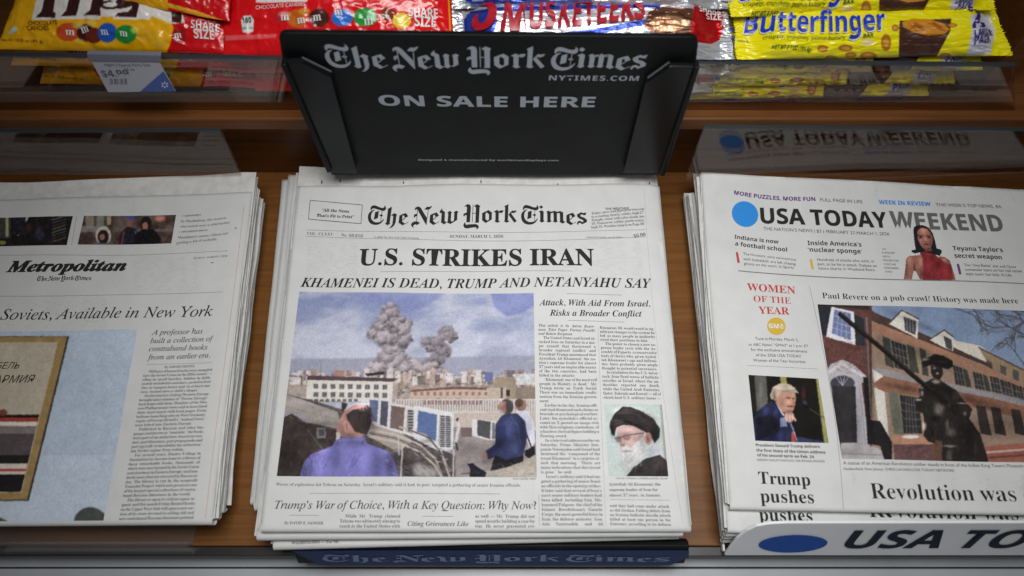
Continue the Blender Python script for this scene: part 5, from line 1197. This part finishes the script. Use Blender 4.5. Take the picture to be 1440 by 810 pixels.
wv = (q[1, 0] - q[0, 0]) / 310
P._add(np.stack([q[0, 0] + NPV[:, 0] * wv, q[0, 1] + NPV[:, 1] * 0.00040], 1), NPT)
P.build('lettering', M['navytext'], fc)

# ------------------------------------------------------------------ acrylic newspaper trays
lean = Vector((0, math.sin(rad(5)), math.cos(rad(5))))
sB = Surf((0, 0.1045, 0), (1, 0, 0), lean)
def tray(label, edge, group=None):
    t = thing('newspaper_tray', label, 'newspaper tray', 'clear newspaper trays on the shelf')
    a = sB.up(edge)
    k = prism('back_panel', sB, a, -0.003, 0.0, M['acr'], t, 0)
    tb = sB.up([edge[0], edge[1]])
    prism('top_edge', sB, np.array([tb[0], tb[1], tb[1] + (0, 0.0012), tb[0] + (0, 0.0012)]), -0.003, 0.0002, M['edge'], t, 0)
    return t
tl = tray('clear acrylic tray with a low see-through lip holding the left stack', [(-260, 189), (310, 185.5), (338, 246), (-260, 246)])
tr = tray('clear acrylic tray with a white lip printed with a blue oval at right', [(990, 181), (1700, 187), (1700, 262), (965, 252)])
lo = flat(SHELF).up([(272, 770)])[0]
box('base_plate', (-0.62, -0.190, SHELF + 0.0003), (lo[0], 0.098, SHELF + 0.0024), M['acrl'], tl, 0)
sLl = lipsurf(-0.1915, -0.036, -0.1955, -0.0462, 0.0)
pl = [(-0.62, 0.0), (-0.62, 0.011), (lo[0], 0.011), (lo[0], 0.0)]
prism('front_lip', sLl, np.array(pl), -0.003, 0.0, M['acrl'], tl, 0)
prism('lip_edge', sLl, np.array([(-0.62, -0.003), (-0.62, -0.0002), (lo[0], -0.0002), (lo[0], -0.003)]), -0.003, 0.0008, M['acrl'], tl, 0)
# white lip in front of the right stack
sW = lipsurf(-0.1800, 0.008, -0.1992, -0.0440, 0.0)
ab = sW.up([(1019, 780), (1025, 771), (1036, 757), (1050, 746.5), (1064, 740), (1082, 736.8), (1105, 735.6), (1700, 735), (1700, 781.5), (1019, 781.5)])
lipw = prism('white_lip', sW, ab, -0.0022, 0.0, M['white'], tr, 0.0009)
Print(sW, 0.0004).ell((1115, 764), 48.5, 12.3, -2).build('disc', M['lipblue'], lipw)
P = Print(sW, 0.0004)
q = sW.up([(1182, 769.6), (1322, 767.0), (1350, 767.0)])
P.text('USA TODAY', 'X', [(1182, 770.2), (1322, 769.8), (1580, 769.8)], sy=1.12, res=4)
P.build('lettering', M['lipblack'], lipw)
box('base_plate', (flat(SHELF).up([(1019, 775)])[0][0], -0.192, SHELF + 0.0003), (0.62, 0.098, SHELF + 0.0024), M['acr'], tr, 0)
box('side_wall', (flat(SHELF).up([(1014, 775)])[0][0], -0.195, SHELF + 0.0004), (flat(SHELF).up([(1014, 775)])[0][0] + 0.0016, 0.09, SHELF + 0.006), M['white'], tr, 0.0004)

# ------------------------------------------------------------------ candy tray and price tag
ct = thing('candy_tray', 'clear acrylic candy tray along the top with a glossy front panel', 'candy tray')
sP = Surf((0, 0.131, 0), (1, 0, 0), (0, 0, 1))
a = sP.up([(-300, 77), (1424, 96), (1424, 158), (-300, 154)])
zt = sP.up([(-300, 77), (1424, 94)])
prism('front_panel', sP, np.array([(a[0][0], zt[0][1]), (a[1][0], zt[1][1]), (a[2][0], 0.0546), (a[0][0], 0.0546)]), -0.003, 0.0, M['acrt'], ct, 0)
prism('top_edge', sP, np.array([(a[0][0], zt[0][1]), (a[1][0], zt[1][1]), (a[1][0], zt[1][1] + 0.0016), (a[0][0], zt[0][1] + 0.0016)]), -0.003, 0.0003, M['edge'], ct, 0)
pt = thing('price_tag', 'grey price tag with a blue corner clipped onto the clear candy panel', 'price tag')
sT = Surf((0, 0.1290, 0), (1, 0, 0), (0, 0, 1))
prism('holder', sT, sT.up([(123, 71), (227, 73), (228, 83), (125, 81)]), -0.0005, 0.003, M['holder'], pt, 0.0006)
lv = np.array([0, -0.35, -1.0]); lv = -lv / np.linalg.norm(lv)
sT2 = Surf((0, 0.1270, sT.up([(150, 82)])[0][1]), (1, 0, 0), lv)
lbl = prism('label', sT2, sT2.up([(126, 81), (222, 84), (247, 128.5), (152, 129.5)]), -0.0006, 0, M['label'], pt, 0)
Print(sT2, 0.0002).poly([(230, 100), (247, 128), (197, 128.8)]).build('corner', M['tagblue'], lbl)
P = Print(sT2, 0.0004)
for k in range(6):
    ca, sa = math.cos(rad(60 * k + 30)), math.sin(rad(60 * k + 30))
    P.poly([(232 + 2 * ca - .6 * sa, 119 + 2 * sa + .6 * ca), (232 + 5 * ca - .8 * sa, 119 + 4.6 * sa + .8 * ca), (232 + 5 * ca + .8 * sa, 119 + 4.6 * sa - .8 * ca), (232 + 2 * ca + .6 * sa, 119 + 2 * sa - .6 * ca)])
P.build('spark_mark', M['wht'], lbl)
P = Print(sT2, 0.0002)
P.text('M&M’s Peanut Party Size', 's', [(148, 93.6), (212, 93)], res=2); P.text('38 oz', 's', [(176, 99.5), (190, 99.4)], res=2); P.text('$4.99', 'X', [(145, 107.8), (184, 107.4)], res=3, sy=0.9)
for k in range(16):
    x = 154 + k * 1.6
    if k not in (3, 8, 12): P.poly([(x, 110.5), (x + (1.0 if k % 3 else 0.5), 110.5), (x + (1.6 if k % 3 else 1.1), 118.5), (x + 0.6, 118.5)])
P.build('lettering', M['tagink'], lbl)

# ------------------------------------------------------------------ candy
TILT = rad(24)
def cplane(lift, tilt=TILT): return Surf((0, 0.1365, 0.1130 + lift), (1, 0, 0), (0, math.cos(tilt), math.sin(tilt)))
def wrapper(label, cat, group, quad, lift, cv, gain, H, seed, name, crimp=0.0, mtl='wrap', nx=330, ny=120, tilt=TILT, wr=0.0012, pw=0.45):
    """a filled wrapper: pillow-shaped, creased towards its seals; its printed art is held per vertex"""
    sf = cplane(lift, tilt); ab = sf.up(quad)
    t = thing(name, label, cat, group)
    s_, t__ = np.meshgrid(np.linspace(0, 1, nx + 1), np.linspace(0, 1, ny + 1))
    s_, t__ = s_.ravel(), t__.ravel()
    S_, T_ = s_[:, None], t__[:, None]
    g = (ab[0] * (1 - S_) + ab[1] * S_) * (1 - T_) + (ab[3] * (1 - S_) + ab[2] * S_) * T_
    e = np.clip(np.minimum(s_, 1 - s_) / 0.5, 0, 1)
    if crimp:
        zz = crimp * 0.16 * (np.abs(((t__ * 22) % 1) - 0.5) * 2)
        k0 = np.clip(1 - s_ / crimp, 0, 1); k1 = np.clip(1 - (1 - s_) / crimp, 0, 1)
        g[:, 0] += (zz * k0 - zz * k1) * np.linalg.norm(ab[1] - ab[0])
        e = np.clip((np.minimum(s_, 1 - s_) - crimp * 0.75) / 0.12, 0, 1)
        e = e * e * (3 - 2 * e)
    pill = (np.sin(np.pi * t__) ** pw) * (e ** 0.5 if not crimp else e)
    n1_ = fbm(s_ * 14 + seed, t__ * 5 + seed, seed, 3) - 0.5
    n2_ = 1 - np.abs(2 * fbm(s_ * 9 + t__ * 4 + 7, t__ * 9 - s_ * 5 + 3, seed + 5, 3) - 1)
    edge = 1 - np.clip(np.minimum(np.minimum(s_, 1 - s_) * 2.5, np.minimum(t__, 1 - t__)) * 2.6, 0, 1)
    cr = np.sin(t__ * 46 + 3 * n1_ * 6) * np.exp(-np.minimum(s_, 1 - s_) / 0.08) * 0.0007 if crimp else 0
    h = H * pill + wr * (n1_ * 1.2 + (n2_ - 0.7) * 0.9) * (0.35 + 0.65 * edge) * (0.15 + 0.85 * np.clip(pill * 3, 0, 1)) + cr
    P0 = sf.O + g[:, :1] * sf.U + g[:, 1:] * sf.V + h[:, None] * sf.N
    Pb = sf.O + g[:, :1] * sf.U + g[:, 1:] * sf.V - (0.35 * H * pill)[:, None] * sf.N - 0.0003 * sf.N
    px, py = proj(P0)
    colr = lin(np.clip(cv.sample(px, py), 0, 255)) * gain
    idx = np.arange((nx + 1) * (ny + 1)).reshape(ny + 1, nx + 1)
    Ft = np.stack([idx[1:, :-1].ravel(), idx[1:, 1:].ravel(), idx[:-1, 1:].ravel(), idx[:-1, :-1].ravel()], 1)
    o = obj('wrapper', P0, Ft, M[mtl], t, smooth=True, cols=np.clip(colr, 0, 0.9))
    k = 6
    ii = idx[::k, ::k]; sel = ii.ravel(); ni = np.arange(len(sel)).reshape(ii.shape)
    Fb = np.stack([ni[:-1, :-1].ravel(), ni[:-1, 1:].ravel(), ni[1:, 1:].ravel(), ni[1:, :-1].ravel()], 1)
    obj('wrapper_back', Pb[sel], Fb, M[mtl], t, smooth=True, cols=np.clip(colr[sel], 0, 0.9))
    # a surface the lettering can lie on: nearest grid vertex height
    A = np.array([ab[1] - ab[0], ab[3] - ab[0]])
    hg = h.reshape(ny + 1, nx + 1)
    def hf(a_, b_):
        a_ = np.asarray(a_, float); b_ = np.asarray(b_, float)
        s0 = np.full(a_.shape, 0.5); t0 = np.full(a_.shape, 0.5)
        for _ in range(8):                                     # invert the bilinear patch
            q = ((ab[0] * (1 - s0[..., None]) + ab[1] * s0[..., None]) * (1 - t0[..., None]) + (ab[3] * (1 - s0[..., None]) + ab[2] * s0[..., None]) * t0[..., None])
            ds = (ab[1] - ab[0]) * (1 - t0[..., None]) + (ab[2] - ab[3]) * t0[..., None]
            dt = (ab[3] - ab[0]) * (1 - s0[..., None]) + (ab[2] - ab[1]) * s0[..., None]
            r = np.stack([a_, b_], -1) - q
            det = ds[..., 0] * dt[..., 1] - ds[..., 1] * dt[..., 0]
            s0 = s0 + (r[..., 0] * dt[..., 1] - r[..., 1] * dt[..., 0]) / det
            t0 = t0 + (ds[..., 0] * r[..., 1] - ds[..., 1] * r[..., 0]) / det
            s0 = np.clip(s0, 0, 1); t0 = np.clip(t0, 0, 1)
        u = s0 * nx; v = t0 * ny
        i = np.clip(u.astype(int), 0, nx - 1); j = np.clip(v.astype(int), 0, ny - 1); fu, fv = u - i, v - j
        return (hg[j, i] * (1 - fu) + hg[j, i + 1] * fu) * (1 - fv) + (hg[j + 1, i] * (1 - fu) + hg[j + 1, i + 1] * fu) * fv
    return t, o, Surf(sf.O, sf.U, sf.V, hf)

M['brown'] = mat('brown_print', (0.045, 0.012, 0.006), 0.3, 0.5)
M['wwht'] = mat('white_print', (0.75, 0.75, 0.73), 0.3, 0.5)
M['bfblue'] = mat('blue_print', (0.012, 0.045, 0.50), 0.3, 0.5)
M['bfgreen'] = mat('green_print', (0.05, 0.12, 0.02), 0.4, 0.4)
M['mred'] = mat('red_print', (0.42, 0.012, 0.025), 0.3, 0.5)
M['indigo'] = mat('indigo_print', (0.04, 0.02, 0.22), 0.3, 0.5)

def candy(c, x, y, rx, ry, col):
    c.ell(x, y, rx, ry, col, 1, 0.1)

# yellow bag (and one lying on top of it behind)
YEL, RED = (240, 176, 12), (205, 14, 22)
def yellow_canvas():
    c = Canvas(-30, -120, 345, 90, YEL)
    c.poly([(228, 90), (240, 60), (244, 40), (238, 20), (232, -10), (240, -120), (345, -120), (345, 90)], RED, 1, 2)
    c.poly([(320, 90), (322, 30), (318, -120), (345, -120), (345, 90)], (232, 150, 20), 1, 2)
    return c
c = yellow_canvas()
W_, BR = (232, 228, 220), (58, 26, 22)
Zm = zf(0, 0, 6)
c.poly(Zm((265, 170), (300, 20), (340, -80), (1420, -80), (1440, 60), (1330, 70), (1260, 165), (960, 165), (950, 140), (850, 140), (840, 165), (640, 160)), W_, 1, 1)
c.poly(Zm((300, 145), (350, 95), (385, -60), (470, -60), (450, 95), (470, 110), (465, 150)), BR); c.poly(Zm((515, 135), (560, 85), (590, -60), (690, -60), (655, 90), (640, 135)), BR); c.poly(Zm((700, 132), (760, 85), (790, -60), (900, -60), (845, 60), (850, 132)), BR)
c.poly(Zm((970, 138), (1000, 105), (1080, 100), (1120, 50), (1050, 70), (900, 82), (830, 55), (860, 15), (960, -10), (1100, -20), (1180, 20), (1150, 145)), BR); c.ell(155, 6.5, 10, 3.2, W_); c.poly(Zm((1240, 120), (1260, 50), (1400, 60), (1420, -40), (1500, -40), (1560, 190), (1450, 200)), W_); c.poly(Zm((1450, 190), (1445, 75), (1535, 80), (1530, 190)), BR)
for x, y, rx, ry, col in ((96, 45, 17, 13, (205, 78, 34)), (120, 46, 12, 12.5, (62, 24, 22)), (132, 50, 12, 11, (112, 40, 26)), (151, 46, 13.5, 14, (34, 92, 190)), (177, 48, 15, 13, (34, 140, 60)), (206, 50, 14, 12, (226, 170, 30))): candy(c, x, y, rx, ry, col)
c.ell(110, 36, 8, 4, (232, 214, 120), 0.8, 0.8); c.ell(128, 33, 7, 3.5, (226, 206, 120), 0.8, 0.8); c.ell(112, 58, 7, 3, (230, 190, 90), 0.8, 0.8); c.ell(190, 42, 6, 5, (236, 214, 90), 0.8, 0.8); c.ell(225, 62, 10, 8, (226, 180, 60), 0.8, 0.8)
c.ell(252, 50, 10, 11, (160, 24, 28), 1, 0.2); c.poly(Zm((65, 270), (130, 215), (148, 250), (90, 290)), (190, 214, 214))
GC1 = 'chocolate candy bags in the tray'
bagA, bagAw, sA = wrapper('bright yellow candy bag with a red right end, front left of the tray', 'candy bag', GC1, [(66, -104), (322, -96), (322, 76), (-6, 69)], 0.0, c, 1.05, 0.018, 3, 'candy_bag', pw=0.55, wr=0.004)
def lettering(t, sf, name, m, rows, eps=0.0010):
    P = Print(sf, eps)
    for b_, st, pts, kw in rows: P.text(b_, st, pts, **kw); P.build(name, M[m], t); P = Print(sf, eps)
lettering(bagAw, sA, 'lettering', 'brown', [('CHOCOLATE', 's', [(41, 35.5), (82, 34.5)], {}), ('CANDIES', 's', [(39.5, 43), (70.5, 42.5)], {}), ('Net Wt 10.05 oz (285 g)', 's', [(3, 58), (62, 61)], dict(sy=0.8))])
lettering(bagAw, sA, 'lettering', 'wwht', [('SHARE', 'sb', [(269, 39.5), (310, 46)], dict(sy=1.25)), ('SIZE', 'sb', [(274, 54), (303, 56.5)], dict(sy=1.25)), ('m', 'b', [(94, 50), (107, 50.5)], dict(sy=0.9)), ('m', 'b', [(117, 48), (127, 44)], {}), ('m', 'b', [(144, 49.5), (155, 50)], {}), ('m', 'b', [(170.5, 51.5), (181, 52.5)], {}), ('m', 'b', [(246, 54), (257, 53.5)], {})])
c = yellow_canvas()
c.poly([(-30, -120), (236, -120), (236, 90), (-30, 90)], YEL, 1, 1); c.line([(100, -8), (180, -4), (240, 9), (312, 31)], 4.0, (236, 170, 30)); c.poly([(238, -120), (345, -120), (345, 40), (240, 4)], RED, 1, 1); c.line([(230, 4), (275, 16), (330, 36)], 2.6, (238, 184, 60))
wrapper('yellow and red candy bag resting on top of the front yellow bag', 'candy bag', GC1, [(90, -140), (335, -132), (322, 30), (84, -12)], 0.014, c, 1.05, 0.012, 9, 'candy_bag', pw=0.6, wr=0.004)

# red bag
c = Canvas(300, -110, 650, 90, (215, 18, 24))
c.poly([(355, -110), (440, -110), (432, 2), (360, 4)], (225, 220, 220), 1, 1)
for x, y, rx, ry, col in ((398, 24, 13, 8, (180, 34, 40)), (418, 26, 14, 13, (190, 96, 22)), (449, 25, 14, 13, (74, 36, 26)), (481, 25, 15, 12, (44, 112, 205)), (514, 24, 17, 13, (36, 150, 60)), (545, 20, 10, 9, (120, 56, 20)), (565, 29, 13, 11, (228, 198, 40))): candy(c, x, y, rx, ry, col)
c.ell(428, 16, 8, 5, (206, 140, 40), 0.9); c.ell(400, 20, 8, 4, (232, 180, 170), 0.8, 0.8)
c.poly([(339, 28), (343, 22), (353, 22), (357, 28), (356, 44), (349, 47), (341, 45)], (225, 225, 220)); c.line([(341, 40), (355, 39)], 3, (120, 150, 130), 0.7)
c.poly([(622, -110), (650, -110), (650, 90), (626, 90), (632, 40)], (214, 40, 20), 1, 1); c.line([(628, -60), (633, 40), (628, 90)], 2, (236, 160, 30)); c.poly([(315, 50), (390, 48), (388, 53), (318, 57)], (230, 120, 120), 0.7, 2)
bagR, bagRw, sRd = wrapper('bright red candy bag with coloured candies behind the black header', 'candy bag', GC1, [(316, -100), (628, -98), (640, 82), (314, 78)], 0.003, c, 1.05, 0.018, 13, 'candy_bag', pw=0.55, wr=0.0045)
lettering(bagRw, sRd, 'lettering', 'wwht', [('CHOCOLATE CANDIES', 's', [(360.5, 14), (430, 9)], {}), ('SHARE', 'sb', [(575, 23.5), (617, 26)], dict(sy=1.25)), ('SIZE', 'sb', [(583, 37), (614, 39)], dict(sy=1.25)), ('m', 'b', [(396, 30), (408, 29)], {}), ('m', 'b', [(419, 34), (431, 33)], {}), ('m', 'b', [(441, 30), (453, 29)], {}), ('m', 'b', [(471, 22), (483, 22)], {}), ('m', 'b', [(513, 36), (526, 35)], {})])
lettering(bagRw, sRd, 'lettering', 'brown', [('160', 'sb', [(341.5, 33), (354.5, 32)], dict(sy=1.2))])

# silver bars
SV = (205, 207, 212)
def silver_canvas(y):
    c = Canvas(615, -90, 1045, 95, SV)
    c.poly([(655, y + 50), (652, y + 10), (662, y - 2), (700, y - 8), (930, y - 14), (922, y + 14), (840, y + 30), (760, y + 38), (720, y + 55)], (38, 62, 168), 1, 1)
    c.poly([(664, y + 48), (660, y + 12), (668, y + 3), (700, y - 2), (922, y - 8), (915, y + 8), (838, y + 22), (756, y + 31), (716, y + 46)], (222, 222, 230), 1, 1)
    c.poly([(658, y + 46), (656, y + 2), (692, y - 2), (700, y + 10), (690, y + 46)], (52, 80, 190), 1, 1)
    c.poly([(905, y + 20), (912, y - 2), (935, y - 10), (975, y - 6), (972, y + 46), (962, y + 40), (920, y + 30)], (112, 74, 54), 1, 1); c.ell(940, y + 15, 26, 11, (196, 148, 110), 1, 0.15); c.line([(918, y + 2), (950, y - 2), (972, y + 10)], 3, (88, 54, 40)); c.ell(938, y + 12, 8, 4, (120, 76, 56), 0.7, 0.8)
    c.poly([(976, y - 10), (1015, y - 6), (1018, y + 20), (1012, y + 38), (1000, y + 44), (970, y + 40)], (205, 20, 28), 1, 1)
    return c
GB = 'candy bars in the tray'
barS, barSw, sSv = wrapper('silver candy bar with red and blue lettering just behind the black header', 'candy bar', GB, [(634, 2), (1022, 2), (1034, 84), (630, 86)], 0.001, silver_canvas(18), 0.95, 0.014, 17, 'candy_bar', crimp=0.055, mtl='foil', wr=0.003)
lettering(barSw, sSv, 'lettering', 'mred', [('3', 'xi', [(662, 43), (696, 43)], dict(sy=1.55, res=5)), ('M', 'X', [(703, 44), (742, 43)], dict(sy=1.5, res=5, shear=0.2)), ('USKETEERS', 'X', [(744, 41), (830, 35), (908, 26)], dict(sy=1.85, res=4, shear=0.15))], 0.0024)
lettering(barSw, sSv, 'lettering', 'wwht', [('SHARE', 'sb', [(983, 17), (1013, 19)], dict(sy=1.1)), ('SIZE', 'sb', [(993, 28), (1014, 29.5)], dict(sy=1.1))], 0.002)
c2 = silver_canvas(-46)
c2.poly([(660, 2), (830, -4), (835, 10), (662, 10)], (60, 84, 170), 0.7, 2); c2.ell(690, -2, 12, 5, (50, 70, 190))
barS2, barS2w, sS2 = wrapper('crumpled silver candy bar lying at the back above the black header', 'candy bar', GB, [(628, -70), (1018, -68), (1030, 13), (636, 12)], 0.007, c2, 0.95, 0.013, 19, 'candy_bar', crimp=0.055, mtl='foil', wr=0.004)

# yellow bars
YB = (238, 226, 12)
def bar_canvas(dx, dy):
    c = Canvas(1010 + dx, -10 + dy, 1440 + dx, 100 + dy, YB)
    o = lambda *p: [(1020 + x / 3.43 + dx, y / 3.43 + dy) for x, y in p]
    c.poly(o((840, 100), (1090, 90), (1085, 150), (1000, 310), (835, 310)), (72, 44, 34), 1, 1); c.poly(o((852, 108), (900, 90), (980, 92), (1050, 112), (1084, 142), (1055, 165), (980, 172), (905, 155), (858, 130)), (206, 136, 34), 1, 1)
    for k in range(14): x = rs.uniform(870, 1050); c.line(o((x, 125 + rs.uniform(-20, 20)), (x + 40, 132 + rs.uniform(-20, 20))), 1.4, (150, 78, 20), 0.8)
    c.poly(o((1165, 270), (1190, 150), (1180, 70), (1270, 70), (1300, 150), (1280, 260)), (206, 208, 220), 1, 1)
    for x, y, a_, b_ in ((470, 235, 8, 5), (580, 232, 10, 5), (605, 265, 8, 4), (775, 205, 7, 12), (510, 280, 9, 4), (690, 270, 12, 6), (1060, 268, 8, 4), (820, 135, 5, 5), (1095, 122, 7, 3)): c.ell(1020 + x / 3.43 + dx, y / 3.43 + dy, a_, b_, (176, 112, 30), 1, 0.2); c.ell(1020 + x / 3.43 + dx, y / 3.43 + dy, a_ * .6, b_ * .5, (214, 164, 70), 0.9, 0.5)
    c.ell(1020 + 685 / 3.43 + dx, 205 / 3.43 + dy, 9, 5, (236, 214, 170), 0.9, 0.4)
    return c
def bar_letters(t, sf, dx, dy):
    o = lambda *p: [(1020 + x / 3.43 + dx, y / 3.43 + dy) for x, y in p]
    P = Print(sf, 0.0014); P.text('Butterfinger', 'X', o((82, 166), (300, 156), (560, 160), (772, 150)), sy=1.35, res=3); 
    P.build('lettering', M['wwht'], t)
    P = Print(sf, 0.0019); P.text('Butterfinger', 'sb', o((86, 162), (300, 152), (560, 156), (768, 146)), sy=1.32, res=3); P.build('lettering', M['bfblue'], t)
    P = Print(sf, 0.0010); P.text('crispety, crunchety, peanut-buttery', 's', o((178, 192), (380, 190), (575, 190)), res=2); P.text('BAR', 'sb', o((662, 184), (712, 178)), res=2); P.text('NET WT 3.7 OZ (104.8g)', 'sb', o((220, 238), (412, 250)), sy=1.3, res=2); P.text('SHARE PACK', 'sb', o((55, 200), (110, 205)), res=1)
    P.build('lettering', M['bfgreen'], t)
    P = Print(sf, 0.0013); P.text('2', 'X', o((1190, 136), (1250, 132)), sy=0.9, res=4); P.text('LARGER', 'sb', o((1200, 180), (1285, 172)), sy=1.2, res=2); P.text('PACK', 'sb', o((1195, 218), (1275, 208)), sy=1.2, res=2)
    P.build('lettering', M['indigo'], t)
barY, barYw, sY = wrapper('front yellow candy bar with blue lettering and a cut bar pictured', 'candy bar', GB, [(1030, 8), (1396, 4), (1426, 78), (1034, 84)], 0.0, bar_canvas(0, 0), 1.0, 0.013, 23, 'candy_bar', crimp=0.05, wr=0.0042)
bar_letters(barYw, sY, 0, 0)
barY2, barY2w, sY2 = wrapper('yellow candy bar at the back, overlapping the top of the front yellow bar', 'candy bar', GB, [(1018, -62), (1384, -60), (1402, 14), (1026, 24)], 0.009, bar_canvas(-28, -47), 1.0, 0.013, 27, 'candy_bar', crimp=0.05, wr=0.0042)
bar_letters(barY2w, sY2, -28, -47)

# the candy stacked beneath, seen through the clear panel
def copy_thing(src, off, label, turn):
    """a copy of a thing, its parts and their sub-parts, tipped forward about the front edge of its pile"""
    from mathutils import Matrix
    pv = Vector((0, 0.1365, 0.113))
    R = Matrix.Rotation(rad(turn), 4, 'X')
    r = src.copy(); COL.objects.link(r); r['label'] = label
    r.rotation_euler = (rad(turn), 0, 0)
    r.location = pv + Vector(off) - R @ pv
    for ch in list(src.children):
        d = ch.copy(); COL.objects.link(d); d.parent = r
        for g in list(ch.children):
            e = g.copy(); COL.objects.link(e); e.parent = d
    return r
copy_thing(bagA, (-0.004, 0.004, -0.022), 'yellow candy bag under the front one, seen dimly through the clear panel', 12)
copy_thing(bagA, (0.006, 0.003, -0.042), 'lowest yellow candy bag on the tray floor below the price tag', 18)
copy_thing(bagR, (-0.004, 0.004, -0.022), 'red candy bag under the front red bag, behind the clear panel', 12)
copy_thing(bagR, (0.008, 0.003, -0.042), 'lowest red candy bag on the tray floor left of the black stand', 18)
copy_thing(barS, (0.006, 0.002, -0.018), 'silver candy bar lower in the tray, mostly hidden by the black stand', 13)
copy_thing(barS, (0.016, 0.002, -0.040), 'lowest silver candy bar on the tray floor right of the black stand', 18)
copy_thing(barY, (-0.010, 0.002, -0.018), 'yellow candy bar second in its pile, seen through the clear panel', 13)
copy_thing(barY, (-0.022, 0.002, -0.033), 'yellow candy bar third in its pile, shifted left behind the clear panel', 17)
copy_thing(barY, (-0.034, 0.002, -0.048), 'lowest yellow candy bar on the tray floor behind the clear panel', 20)

bpy.data.scenes.remove(GS)
